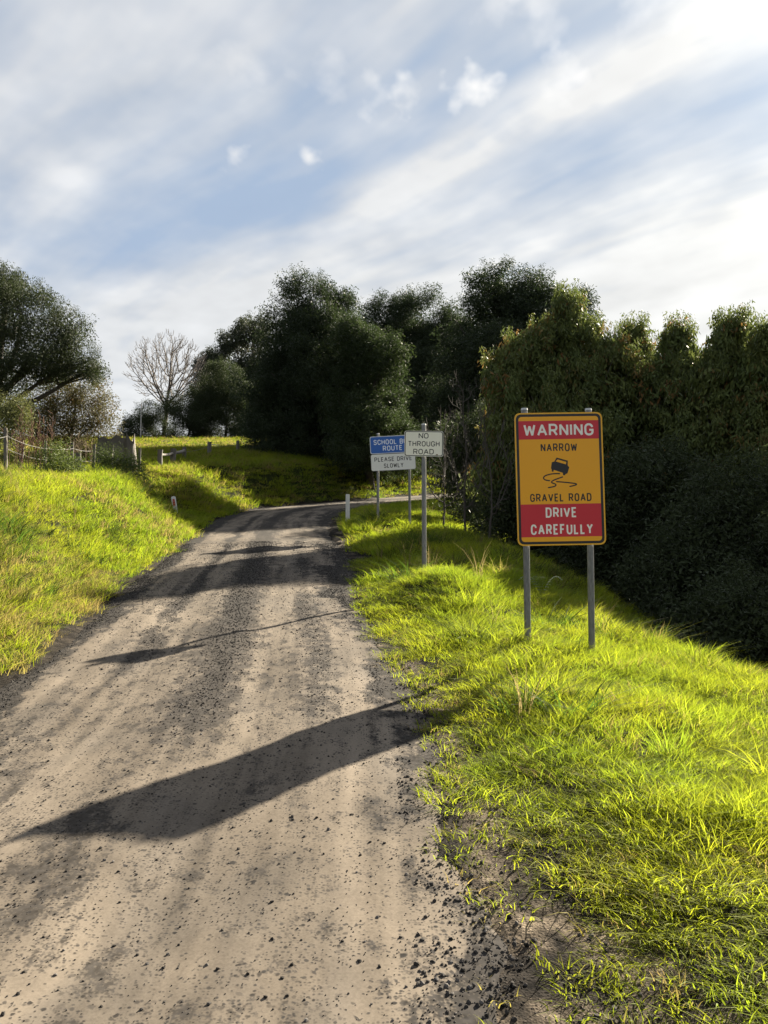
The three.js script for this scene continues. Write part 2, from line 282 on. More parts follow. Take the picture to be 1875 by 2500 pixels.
function sow(name, label, variants, spots, scaleOf, colorOf) {
  // spots: [x, d, y, random]
  const M = new THREE.Matrix4(), P = new THREE.Vector3(), Q = new THREE.Quaternion(), S = new THREE.Vector3(), E = new THREE.Euler();
  const R = rng(name.length * 77 + spots.length), buckets = variants.map(() => []), patchOf = new THREE.Group();
  patchOf.name = numbered(name); patchOf.userData = { kind: 'stuff', label, category: 'grass' }; scene.add(patchOf);
  spots.forEach((s, i) => buckets[Math.floor(R() * variants.length)].push(s));
  buckets.forEach((b, v) => {
    if (!b.length) return;
    const im = new THREE.InstancedMesh(variants[v], grassMat, b.length);
    b.forEach(([x, d, y], i) => {
      const [sx, sy] = scaleOf(x, d, R); P.set(x, y, -d); Q.setFromEuler(E.set((R() - 0.5) * 0.35, R() * 6.283, (R() - 0.5) * 0.35)); S.set(sx, sy, sx); im.setMatrixAt(i, M.compose(P, Q, S)); im.setColorAt(i, colorOf(x, d, R));
    });
    im.name = 'grass_clumps'; im.userData = { kind: 'stuff' }; im.castShadow = im.receiveShadow = true; patchOf.add(im);
  });
}
function scatter(seed, x0, x1, d0, d1, perM2, keep, margin = 1.6) {
  const R = rng(seed), out = [], n = Math.round((x1 - x0) * (d1 - d0) * perM2);
  for (let i = 0; i < n; i++) { const x = mix(x0, x1, R()), d = mix(d0, d1, R()), r = R(); if (!inView(x, d, margin)) continue; const L = lane(x, d), e = Math.abs(L.q) - L.w; if (e < 0.02 || !keep(x, d, L, e, r)) continue; out.push([x, d, land(x, d, L) - 0.012]); }
  return out;
}
const green = (x, d, R, dry = 0, tone = 1) => {
  const n = fbm(x * 0.9 + 13, d * 0.9, 3), k = (0.72 + 0.5 * R()) * tone, y = clamp(0.35 + 0.9 * (n - 0.5) + 0.5 * (R() - 0.5));
  const c = rgb(mix(0.180, 0.345, y) * k, mix(0.255, 0.350, y) * k, mix(0.016, 0.018, y) * k);
  if (R() < 0.10) c.multiplyScalar(0.55); if (R() < dry) c.lerp(rgb(0.25, 0.18, 0.07), 0.35 + 0.6 * R());
  return c;
};
{
  const lush = [1, 2, 3, 4].map((k) => bladeClump(k, 50, 0.11, 0.05, 0.19, 0.0042, 1.0));
  const creeping = [11, 12, 13].map((k) => bladeClump(k, 30, 0.10, 0.02, 0.07, 0.0042, 1.5));
  const tall = [21, 22, 23].map((k) => bladeClump(k, 60, 0.09, 0.14, 0.36, 0.006, 0.8));
  const coarse = [31, 32, 33].map((k) => bladeClump(k, 44, 0.2, 0.09, 0.26, 0.011, 0.7));
  const pasture = [41, 42].map((k) => bladeClump(k, 40, 0.45, 0.05, 0.16, 0.022, 0.7));
  const patch = (x, d) => (fbm(x * 2.3 + 5, d * 1.7, 4) - 0.5) * 0.9 + (fbm(x * 9, d * 6, 2) - 0.5) * 0.25;
  const hgt = (x, d) => 0.22 + 1.12 * Math.pow(fbm(x * 2.2 + 21, d * 2.2, 3), 1.3);
  const start = (d) => mix(0.30, 0.05, ss(3.2, 4.4, d));
  // right verge
  sow('verge_grass', 'short bright green grass on the right verge around the warning sign', lush, scatter(101, -1.2, 7, 1.2, 13, 190, (x, d, L, e, r) => L.q > 0 && e + patch(x, d) * 1.2 - start(d) > 0.05 + 0.4 * r),
    (x, d, R) => { const k = hgt(x, d) * (0.75 + 0.5 * R()), L = lane(x, d), f = mix(0.62, 1, ss(0.4, 1.3, L.q - L.w)); return [1 + 0.25 * R(), k * f]; }, (x, d, R) => green(x, d, R, 0.06));
  sow('creeping_grass', 'thin creeping grass runners at the ragged edge of the road', creeping, scatter(102, -1.2, 3, 1.2, 14, 190, (x, d, L, e, r) => L.q > 0 && e < 1.7 && e + patch(x, d) * 1.7 - start(d) + 0.38 > 0.4 * r && fbm(x * 3.1, d * 3.1, 2) > 0.35),
    (x, d, R) => [0.8 + 0.5 * R(), 0.8 + 0.6 * R()], (x, d, R) => green(x, d, R, 0.12, 0.85));
  sow('tall_grass', 'taller tufts of green grass standing out of the verges', tall, scatter(103, -9, 7, 1.5, 22, 7, (x, d, L, e, r) => e > (L.q > 0 ? 0.9 : 0.5) && fbm(x * 1.9 + 21, d * 1.9, 3) > 0.54),
    (x, d, R) => [0.8 + 0.7 * R(), 0.55 + 0.45 * R()], (x, d, R) => green(x, d, R, 0.1, 0.85));
  // verge further up, in the shade of the trees, and the slope into the gully
  sow('verge_grass', 'grass on the shaded verge between the second and third signs', coarse, scatter(104, -1.8, 9, 11, 34, 60, (x, d, L, e, r) => L.q > 0 && e + patch(x, d) * 0.7 > 0.3 + 0.3 * r && e < 7),
    (x, d, R) => [0.9 + 0.5 * R(), (0.5 + 0.5 * R()) * hgt(x, d)], (x, d, R) => green(x, d, R, 0.05));
  // left bank
  sow('bank_grass', 'long sunlit grass on the near half of the steep left bank', lush, scatter(105, -9, -2.4, 3, 13, 130, (x, d, L, e, r) => L.q < 0 && e + patch(x, d) * 0.35 > 0.1 + 0.25 * r),
    (x, d, R) => [1.1 + 0.4 * R(), hgt(x, d) * (0.8 + 0.6 * R())], (x, d, R) => green(x, d, R, 0.10 + 0.5 * ss(0.5, 0.62, fbm(x * 0.9 + 80, d * 0.6, 3)) * ss(2.3, 1.0, Math.abs(lane(x, d).q) - 1.45), 0.95));
  sow('bank_grass', 'long sunlit grass on the far half of the left bank, by the leaning guide post', coarse, scatter(106, -12, -2.8, 12, 27, 75, (x, d, L, e, r) => L.q < 0 && e + patch(x, d) * 0.35 > 0.1 + 0.25 * r),
    (x, d, R) => [0.8 + 0.4 * R(), hgt(x, d) * (0.6 + 0.5 * R())], (x, d, R) => green(x, d, R, 0.10 + 0.45 * ss(0.5, 0.62, fbm(x * 0.9 + 80, d * 0.6, 3)), 0.95));
  sow('bank_grass', 'rough grass on the second bank round the outside of the bend', coarse, scatter(107, -12, 8, 24, 50, 26, (x, d, L, e, r) => L.q < 0 && e + patch(x, d) * 0.35 > 0.1 + 0.25 * r && e < 9),
    (x, d, R) => [1.1 + 0.6 * R(), hgt(x, d) * (0.8 + 0.7 * R())], (x, d, R) => green(x, d, R, 0.25, 0.8));
  sow('pasture_grass', 'short grazed pasture on the hill beyond the fence', pasture, scatter(108, -34, -5, 16, 66, 7, (x, d, L, e, r) => L.q < 0 && e > 3.2 && x < -6.5, 3),
    (x, d, R) => [0.9 + 0.6 * R(), 0.4 + 0.4 * R()], (x, d, R) => green(x, d, R, 0.35, 0.55));
  // leggy seed heads
  const stalk = (seed) => { const R = rng(seed), gs = []; for (let k = 0; k < 3; k++) { const g = bladeClump(seed * 9 + k, 4, 0.05, 0.35, 0.6, 0.004, 0.5); gs.push(g); } return mergeGeometries(gs); };
  sow('seed_stalks', 'dry pale seed stalks rising out of the grass', [stalk(51), stalk(52)], scatter(109, -7, 3.4, 4, 30, 0.9, (x, d, L, e, r) => e > 0.3 && e < 3.4 && !(d < 9 && L.q > 0 && r > 0.3)),
    (x, d, R) => [1, 0.6 + 0.5 * R()], (x, d, R) => rgb(0.20, 0.155, 0.07));
  // dense darker tussocks
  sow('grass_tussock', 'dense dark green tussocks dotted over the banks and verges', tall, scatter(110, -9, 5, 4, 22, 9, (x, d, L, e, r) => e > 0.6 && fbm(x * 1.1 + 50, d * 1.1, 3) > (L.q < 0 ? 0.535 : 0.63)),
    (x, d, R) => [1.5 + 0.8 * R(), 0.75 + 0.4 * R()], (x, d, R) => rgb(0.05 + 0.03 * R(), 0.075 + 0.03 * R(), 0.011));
}

// ------------------------------------------------------------------ trees
function limb(points, r0, r1, sides = 6) {                      // tapered tube along points
  const c = new THREE.CatmullRomCurve3(points), n = Math.max(2, points.length * 3), fr = c.computeFrenetFrames(n, false), pos = [], nor = [], idx = [], v = new THREE.Vector3();
  for (let j = 0; j <= n; j++) { const p = c.getPointAt(j / n), r = mix(r0, r1, j / n); for (let i = 0; i < sides; i++) { const a = i / sides * 6.28318; v.set(0, 0, 0).addScaledVector(fr.normals[j], Math.cos(a)).addScaledVector(fr.binormals[j], Math.sin(a)); pos.push(p.x + v.x * r, p.y + v.y * r, p.z + v.z * r); nor.push(v.x, v.y, v.z); } }
  for (let j = 0; j < n; j++) for (let i = 0; i < sides; i++) { const a = j * sides + i, b = j * sides + (i + 1) % sides; idx.push(a, b, a + sides, b, b + sides, a + sides); }
  const g = new THREE.BufferGeometry(); g.setAttribute('position', new THREE.Float32BufferAttribute(pos, 3)); g.setAttribute('normal', new THREE.Float32BufferAttribute(nor, 3)); g.setIndex(idx); return g;
}
function sprig(seed, n, radius, len, wid, hang) {               // a twig's worth of leaves
  const R = rng(seed), pos = [], idx = [], f = new THREE.Vector3(), s = new THREE.Vector3(), u = new THREE.Vector3(), c = new THREE.Vector3();
  for (let k = 0; k < n; k++) {
    c.set(R() - 0.5, R() - 0.5, R() - 0.5).normalize().multiplyScalar(radius * Math.cbrt(R()));
    f.set(R() - 0.5, (R() - 0.5) * (1 - hang) - hang * 0.9, R() - 0.5).normalize(); s.set(R() - 0.5, R() - 0.5, R() - 0.5).cross(f).normalize(); u.crossVectors(s, f);
    const l = len * (0.7 + 0.6 * R()), w = wid * (0.7 + 0.6 * R()), a = pos.length / 3;
    const put = (al, sd, up) => pos.push(c.x + f.x * al + s.x * sd + u.x * up, c.y + f.y * al + s.y * sd + u.y * up, c.z + f.z * al + s.z * sd + u.z * up);
    put(0, 0, 0); put(l * 0.45, w / 2, w * 0.15); put(l, 0, -w * 0.3); put(l * 0.45, -w / 2, w * 0.15); idx.push(a, a + 1, a + 2, a, a + 2, a + 3);
  }
  const g = new THREE.BufferGeometry(); g.setAttribute('position', new THREE.Float32BufferAttribute(pos, 3)); g.setIndex(idx); g.computeVertexNormals(); return g;
}
const bark = { dark: new THREE.MeshStandardMaterial({ color: rgb(0.055, 0.045, 0.038), roughness: 0.95 }), grey: new THREE.MeshStandardMaterial({ color: rgb(0.16, 0.14, 0.125), roughness: 0.95 }), pale: new THREE.MeshStandardMaterial({ color: rgb(0.26, 0.23, 0.19), roughness: 0.9 }) };
const leafMat = leafLike({ transmission: 0.38, specularIntensity: 0.3, clearcoat: 0.10, clearcoatRoughness: 0.35 });
const KIND = {
  blackwood: { sprigs: [61, 62, 63].map((k) => sprig(k, 34, 0.34, 0.13, 0.04, 0.15)), r: 0.30, tone: [[0.022, 0.036, 0.014], [0.034, 0.048, 0.017]], bark: bark.dark },
  gum: { sprigs: [71, 72, 73].map((k) => sprig(k, 18, 0.23, 0.15, 0.042, 0.6)), r: 0.19, tone: [[0.075, 0.100, 0.030], [0.130, 0.140, 0.038]], tip: [0.22, 0.10, 0.035], bark: bark.grey },
  scrub: { sprigs: [81, 82].map((k) => sprig(k, 24, 0.26, 0.10, 0.035, 0.2)), r: 0.22, tone: [[0.032, 0.046, 0.018], [0.046, 0.060, 0.021]], bark: bark.dark },
  farGum: { sprigs: [91, 92].map((k) => sprig(k, 24, 0.45, 0.22, 0.075, 0.5)), r: 0.42, tone: [[0.038, 0.048, 0.028], [0.054, 0.064, 0.033]], bark: bark.pale },
  olive: { sprigs: [95, 96].map((k) => sprig(k, 22, 0.22, 0.07, 0.024, 0.2)), r: 0.2, tone: [[0.078, 0.076, 0.028], [0.112, 0.098, 0.034]], tip: [0.14, 0.075, 0.025], bark: bark.grey },
  oak: { sprigs: [98, 99].map((k) => sprig(k, 34, 0.21, 0.06, 0.024, 0.35)), r: 0.19, tone: [[0.030, 0.042, 0.017], [0.044, 0.056, 0.021]], bark: bark.dark },
};
function tree(name, label, category, kind, D, foot, blobs, o = {}) {
  const K = KIND[kind], R = rng(Math.round(foot[0] * 131 + D * 977 + blobs.length * 7919) >>> 0), y0 = land(foot[0], foot[1]) - 0.15;
  const t = thing(name, label, category, [foot[0], y0, -foot[1]], o.group);
  const local = blobs.map(([X, Y, rx, ry, dz = (R() - 0.5) * rx * 0.9, rz = rx]) => ({ x: X - foot[0], y: Y - y0, z: -(D + dz) + foot[1], rx, ry, rz }));
  // trunk and limbs
  const top = local.reduce((a, b) => (b.y > a.y ? b : a)), girth = o.girth ?? 0.16, gs = [];
  const bend = new THREE.Vector3(top.x * 0.35 + (R() - 0.5) * 0.3, top.y * 0.45, top.z * 0.35);
  const trunkPts = [new THREE.Vector3(0, 0, 0), bend, new THREE.Vector3(top.x, top.y, top.z)];
  part('trunk', limb(trunkPts, girth, girth * 0.2, 8), K.bark, t);
  const curve = new THREE.CatmullRomCurve3(trunkPts);
  for (const b of local) {
    if (b === top) continue;
    const from = curve.getPoint(clamp((b.y * 0.62) / top.y, 0.08, 0.85)), to = new THREE.Vector3(b.x, b.y, b.z);
    gs.length = 0; gs.push(limb([from, from.clone().lerp(to, 0.5).add(new THREE.Vector3((R() - 0.5) * 0.3, -0.12 * b.ry, (R() - 0.5) * 0.3)), to], girth * 0.42, girth * 0.12));
    for (let k = 0; k < 4; k++) { const a = R() * 6.28, tip = to.clone().add(new THREE.Vector3(Math.cos(a) * b.rx * 0.85, (R() - 0.2) * b.ry * 0.9, Math.sin(a) * b.rz * 0.85)); gs.push(limb([from.clone().lerp(to, 0.7), from.clone().lerp(tip, 0.8), tip], girth * 0.16, girth * 0.04, 5)); }
    part('branch', mergeGeometries(gs), K.bark, t);
  }
  // foliage: lumps on each lobe, sprigs in each lump
  const list = [], dens = o.density ?? 1, P = new THREE.Vector3();
  for (const b of local) {
    const rm = (b.rx + b.ry + b.rz) / 3, area = 12.57 * rm * rm, lumpR = Math.max(0.30 * rm, K.r * 1.1) * (o.lump ?? 1), lumps = Math.round(area / (lumpR * lumpR * (o.open ?? 2.3)) + 5);
    for (let l = 0; l < lumps; l++) {
      P.set(R() - 0.5, R() - 0.5, R() - 0.5).normalize(); const sh = l < lumps * 0.8 ? 0.72 + 0.32 * R() : 0.5 * R();
      const lx = b.x + P.x * b.rx * sh, ly = b.y + P.y * b.ry * sh, lz = b.z + P.z * b.rz * sh, lr = lumpR * (0.5 + 0.95 * R()), n = Math.round(lr * lr * lr * 4.19 / (K.r ** 3 * 4.19) * 1.25 * dens + 2), tone = R();
      for (let k = 0; k < n; k++) { P.set(R() - 0.5, R() - 0.5, R() - 0.5).normalize().multiplyScalar(Math.pow(R(), 0.45)); list.push([lx + P.x * lr, ly + P.y * lr * (o.flat ?? 0.85), lz + P.z * lr, tone]); }
    }
    // tufts standing proud of the lobe
    for (let l = 0; l < (o.tufts ?? 7); l++) { P.set(R() - 0.5, (R() - 0.3) * 0.8, R() - 0.5).normalize(); const sh = 1.0 + 0.2 * R(), lr = Math.max(rm * (0.12 + 0.14 * R()), K.r * 0.8), n = Math.round(lr ** 3 / K.r ** 3 * 1.3 * dens + 3), tone = R(), bx = b.x + P.x * b.rx * sh, by = b.y + P.y * b.ry * sh, bz = b.z + P.z * b.rz * sh; for (let k = 0; k < n; k++) { P.set(R() - 0.5, R() - 0.5, R() - 0.5).normalize().multiplyScalar(Math.pow(R(), 0.5) * lr); list.push([bx + P.x, by + P.y * 1.15, bz + P.z, tone, 0.85]); } }
    // wispy shoots beyond the outline
    for (let k = 0; k < (o.wisps ?? 6); k++) { P.set(R() - 0.5, R() * 0.8 + 0.1, R() - 0.5).normalize(); const l = 1.0 + 0.18 * R(); for (let j = 0; j < 3; j++) list.push([b.x + P.x * b.rx * (l + j * 0.07), b.y + P.y * b.ry * (l + j * 0.09), b.z + P.z * b.rz * (l + j * 0.07), R(), 0.6]); }
  }
  // upright shoots that break the outline
  for (const b of local) for (let k = 0; k < (o.shoots ?? 8); k++) {
    P.set(R() - 0.5, 0.25 + R() * 0.6, R() - 0.5).normalize(); let x = b.x + P.x * b.rx * 0.9, y = b.y + P.y * b.ry * 0.9, z = b.z + P.z * b.rz * 0.9; const n = 3 + Math.floor(R() * 3), st = K.r * (o.shootStep ?? 0.42), dx = P.x * 0.5 + (R() - 0.5) * 0.4, dz = P.z * 0.5 + (R() - 0.5) * 0.4;
    for (let j = 0; j < n; j++) { x += dx * st; z += dz * st; y += st; list.push([x + (R() - 0.5) * 0.06, y, z + (R() - 0.5) * 0.06, R(), mix(0.85, 0.4, j / n)]); }
  }
  const crown = new THREE.Group(); crown.name = 'crown';
  const M = new THREE.Matrix4(), Q = new THREE.Quaternion(), S = new THREE.Vector3(), E = new THREE.Euler(), [c0, c1] = K.tone, buckets = K.sprigs.map(() => []);
  list.forEach((s) => buckets[Math.floor(R() * buckets.length)].push(s));
  buckets.forEach((bk, v) => {
    const im = new THREE.InstancedMesh(K.sprigs[v], leafMat, bk.length);
    bk.forEach(([x, y, z, tone, sc = 1], i) => {
      Q.setFromEuler(E.set((R() - 0.5) * 0.7, R() * 6.283, (R() - 0.5) * 0.7)); const k = (0.8 + 0.5 * R()) * sc; im.setMatrixAt(i, M.compose(P.set(x, y, z), Q, S.set(k, k, k)));
      const tt = tone * 0.5 + R() * 0.5, c = rgb(mix(c0[0], c1[0], tt), mix(c0[1], c1[1], tt), mix(c0[2], c1[2], tt)); if (K.tip && R() < (o.tips ?? 0.14)) c.lerp(rgb(...K.tip), 0.3 + 0.6 * R()); if (o.tint) c.multiply(o.tint);
      im.setColorAt(i, c);
    });
    im.name = 'foliage'; im.userData.kind = 'stuff'; im.castShadow = im.receiveShadow = true; crown.add(im);
  });
  t.add(crown);
  tree.count = (tree.count ?? 0) + list.length;
  return t;
}
const TALL = 'tall dark evergreens round the bend', YOUNG = 'young gum trees in the gully';
tree('evergreen_tree', 'tall dark evergreen left of the bend, leftmost of the big dark trees', 'tree', 'blackwood', 40, [-3.6, 40.5], [[-3.71, 13.9, 1.4, 1.76], [-4.34, 12.28, 2.08, 1.92], [-5.13, 9.85, 1.81, 2.03], [-2.62, 11.24, 2.15, 2.37], [-3.18, 8.01, 3.5, 2.37], [-5.45, 7.44, 1.58, 1.4], [-0.67, 7.44, 1.69, 1.92], [-2.17, 14.15, 0.79, 0.79]], { group: TALL, girth: 0.3 });
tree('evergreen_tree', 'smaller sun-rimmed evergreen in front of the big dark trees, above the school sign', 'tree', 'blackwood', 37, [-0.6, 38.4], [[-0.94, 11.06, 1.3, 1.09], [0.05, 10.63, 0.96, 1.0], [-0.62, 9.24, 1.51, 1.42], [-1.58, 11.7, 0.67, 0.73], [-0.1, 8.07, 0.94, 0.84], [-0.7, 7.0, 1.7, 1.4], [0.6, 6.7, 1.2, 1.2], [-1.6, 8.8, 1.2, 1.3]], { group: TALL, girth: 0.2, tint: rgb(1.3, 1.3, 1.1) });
tree('evergreen_tree', 'round-topped dark evergreen between the two tallest dark trees', 'tree', 'blackwood', 48, [2, 49.5], [[2.08, 15.6, 2.31, 1.95], [0.01, 15.5, 1.76, 1.49], [3.59, 14.41, 1.3, 2.17], [1.39, 12.88, 2.98, 2.98], [1.93, 9.29, 3.25, 2.98]], { group: TALL, girth: 0.3 });
tree('evergreen_tree', 'tall dark evergreen with twin tops behind the warning sign, rightmost of the big dark trees', 'tree', 'blackwood', 35, [5.7, 35.5], [[4.93, 12.8, 1.34, 1.34], [6.54, 12.85, 0.99, 1.02], [4.64, 11.26, 1.86, 1.79], [6.93, 11.04, 1.79, 1.79], [8.43, 12.08, 0.74, 0.93], [5.57, 8.83, 2.57, 2.36], [3.5, 9.19, 1.36, 1.79], [2.9, 7.0, 1.3, 1.5], [3.9, 6.6, 1.6, 1.5]], { group: TALL, girth: 0.3 });
tree('gum_tree', 'distant hazy gum tree with open layered crown on the hill', 'tree', 'farGum', 75, [-12, 76], [[-12.1, 22.59, 1.78, 1.1], [-13.94, 21.72, 1.36, 0.7], [-10.92, 19.98, 1.91, 1.3], [-12.63, 19.2, 1.69, 0.8], [-15.52, 20.28, 1.36, 0.8], [-16.7, 19.2, 1.19, 0.7], [-11.54, 17.03, 2.33, 1.6], [-14.96, 17.03, 2.54, 1.4]], { girth: 0.4, density: 0.8 });
[[[-16.5, 58], 'dark shrub below the bare tree, at its foot', [[-16.9, 11.3, 1.5, 1.5], [-18.2, 10.4, 0.8, 1.0]]], [[-14.2, 58.5], 'dark shrub just right of the bare tree trunk', [[-14.19, 11.7, 1.9, 1.9], [-13.2, 13.2, 1.2, 1.2]]], [[-11.5, 59], 'wide dark shrub between the bare tree and the tall evergreens', [[-12.0, 12.2, 2.0, 2.2], [-10.07, 12.2, 1.7, 2.1], [-11.6, 14.4, 1.5, 1.4]]]].forEach(([f, l, b]) => tree('shrub', l, 'shrub', 'scrub', f[1], f, b, { girth: 0.1, group: 'dark shrubs on the hill', density: 0.8 }));
tree('spreading_tree', 'spreading dark evergreen with open crown at the left edge', 'tree', 'oak', 22, [-10.9, 22.3], [[-9.71, 8.2, 0.99, 0.75], [-11.12, 8.59, 1.12, 0.99], [-10.27, 9.04, 0.52, 0.47], [-8.57, 7.75, 0.6, 0.52], [-9.44, 7.12, 1.06, 0.62], [-8.04, 6.8, 0.47, 0.27], [-10.42, 6.16, 0.87, 0.68], [-11.31, 6.8, 1.12, 1.12], [-8.8, 6.8, 0.56, 0.37]], { girth: 0.22, density: 0.75 });
tree('shrub', 'olive-brown bushy tree behind the fence left of the bare tree', 'shrub', 'olive', 26, [-10, 26.3], [[-9.71, 6.76, 0.85, 0.95], [-10.59, 6.46, 0.95, 0.95], [-9.06, 6.16, 0.47, 0.73], [-11.17, 5.93, 0.73, 0.62], [-10.0, 5.5, 0.9, 0.6]], { girth: 0.1 });
tree('shrub', 'pale glossy-leaved shrub at the left edge behind the fence', 'shrub', 'olive', 19, [-8.7, 19.2], [[-8.84, 4.73, 0.45, 0.52], [-8.49, 4.95, 0.21, 0.27]], { girth: 0.05, tint: rgb(1.1, 1.3, 1.1), tips: 0 });
const gums = [
  ['tallest young gum with reddish tips, rising directly behind the warning sign', 19.3, [4.3, 19.7], [[4.35, 7.1, 0.42, 0.72], [4.78, 6.47, 0.55, 0.72], [3.98, 6.45, 0.68, 0.72], [3.34, 6.16, 0.57, 0.51], [4.3, 5.5, 1.15, 0.98], [2.81, 5.78, 0.33, 0.46], [3.31, 5.0, 0.87, 0.76], [5.25, 5.94, 0.72, 0.76], [4.06, 4.11, 1.31, 1.09], [3.12, 3.44, 1.01, 0.92], [4.5, 2.52, 1.38, 1.01]]],
  ['young gum with thin pointed top, first right of the warning sign', 20, [6.3, 20.3], [[6.2, 6.75, 0.29, 0.5], [6.18, 6.2, 0.54, 0.63], [5.55, 5.85, 0.5, 0.6], [6.8, 5.6, 0.45, 0.6], [6.39, 5.52, 0.9, 0.9], [6.48, 4.2, 1.19, 1.13], [6.4, 2.7, 1.2, 1.1]]],
  ['young gum with thin pointed top, second right of the warning sign', 19, [7, 19.3], [[6.87, 6.4, 0.28, 0.5], [6.85, 5.85, 0.52, 0.6], [6.2, 5.4, 0.5, 0.6], [7.4, 5.5, 0.4, 0.6], [7.05, 5.22, 0.86, 0.86], [6.97, 3.91, 1.13, 1.18], [6.9, 2.4, 1.2, 1.1]]],
  ['young gum with wispy double top, second from the right edge', 18, [7.7, 18.3], [[7.67, 6.3, 0.35, 0.5], [7.73, 5.7, 0.57, 0.61], [7.1, 5.25, 0.45, 0.6], [8.3, 5.0, 0.45, 0.55], [7.6, 5.03, 0.81, 0.81], [7.67, 3.69, 1.17, 1.12], [7.6, 2.2, 1.2, 1.1]]],
  ['young gum cut by the right edge of the picture', 17, [8.2, 17.3], [[8.04, 5.8, 0.35, 0.5], [8.12, 5.15, 0.6, 0.63], [8.15, 4.35, 0.86, 0.86], [8.29, 3.09, 1.06, 1.06], [8.2, 1.7, 1.2, 1.1]]],
];
for (const [l, D, f, b] of gums) tree('young_gum', l, 'tree', 'gum', D, f, b, { group: YOUNG, girth: 0.09, wisps: 14, lump: 1.15, open: 3.0, density: 0.8, tufts: 14, shoots: 20, shootStep: 0.6, tips: 0.08, tint: rgb(1.05, 1.1, 1) });
const under = [
  ['dark shrub in the gully beyond the twiggy bushes', 23, [2.4, 23.2], [[2.2, 4.6, 0.9, 0.9], [2.6, 3.4, 1.1, 0.9], [3.2, 5.2, 0.8, 0.8]]],
  ['dark shrub directly behind the left post of the warning sign', 18.5, [3.3, 18.6], [[3.0, 2.5, 1.0, 0.9], [3.7, 3.0, 0.9, 0.9], [3.9, 1.9, 1.0, 0.9]]],
  ['dark shrub behind the right post of the warning sign', 16.5, [4.5, 16.6], [[4.3, 2.3, 1.0, 0.9], [5.0, 1.6, 1.0, 1.0], [4.4, 1.2, 1.0, 0.9], [5.4, 3.0, 0.9, 0.9]]],
  ['dark shrub low in the gully just right of the warning sign', 14.6, [5.2, 14.6], [[5.0, 0.9, 0.9, 0.8], [5.6, 1.6, 0.9, 0.9], [5.8, 0.6, 0.9, 0.8], [6.4, 2.4, 0.9, 0.9]]],
  ['broad dark shrub at the right edge below the young gums', 13.6, [6.4, 13.6], [[6.2, 0.8, 0.9, 0.9], [7.0, 1.5, 0.9, 1.0], [7.0, 0.4, 0.9, 0.9], [7.6, 2.4, 0.9, 0.9]]],
  ['lowest dark shrub in the gully, nearest the warning sign', 12.4, [5.0, 12.4], [[4.9, 0.3, 0.75, 0.7], [5.6, 0.5, 0.8, 0.8], [6.2, 0.1, 0.8, 0.8]]],
  ['dark shrub beyond the gully filling the gap right of the warning sign', 21, [8.6, 21.5], [[8.6, 3.2, 1.3, 1.4], [9.6, 4.2, 1.2, 1.4], [9.8, 2.2, 1.4, 1.4], [7.6, 1.6, 1.4, 1.2]]],
  ['dark shrub beyond the gully cut by the right edge', 18.5, [9.6, 19], [[9.4, 1.6, 1.2, 1.2], [9.2, 0.2, 1.3, 1.2], [10.6, 2.2, 1.2, 1.3]]],
];
for (const [l, D, f, b] of under) tree('shrub', l, 'shrub', 'scrub', D, f, b, { group: 'dark shrubs in the gully', girth: 0.05 });

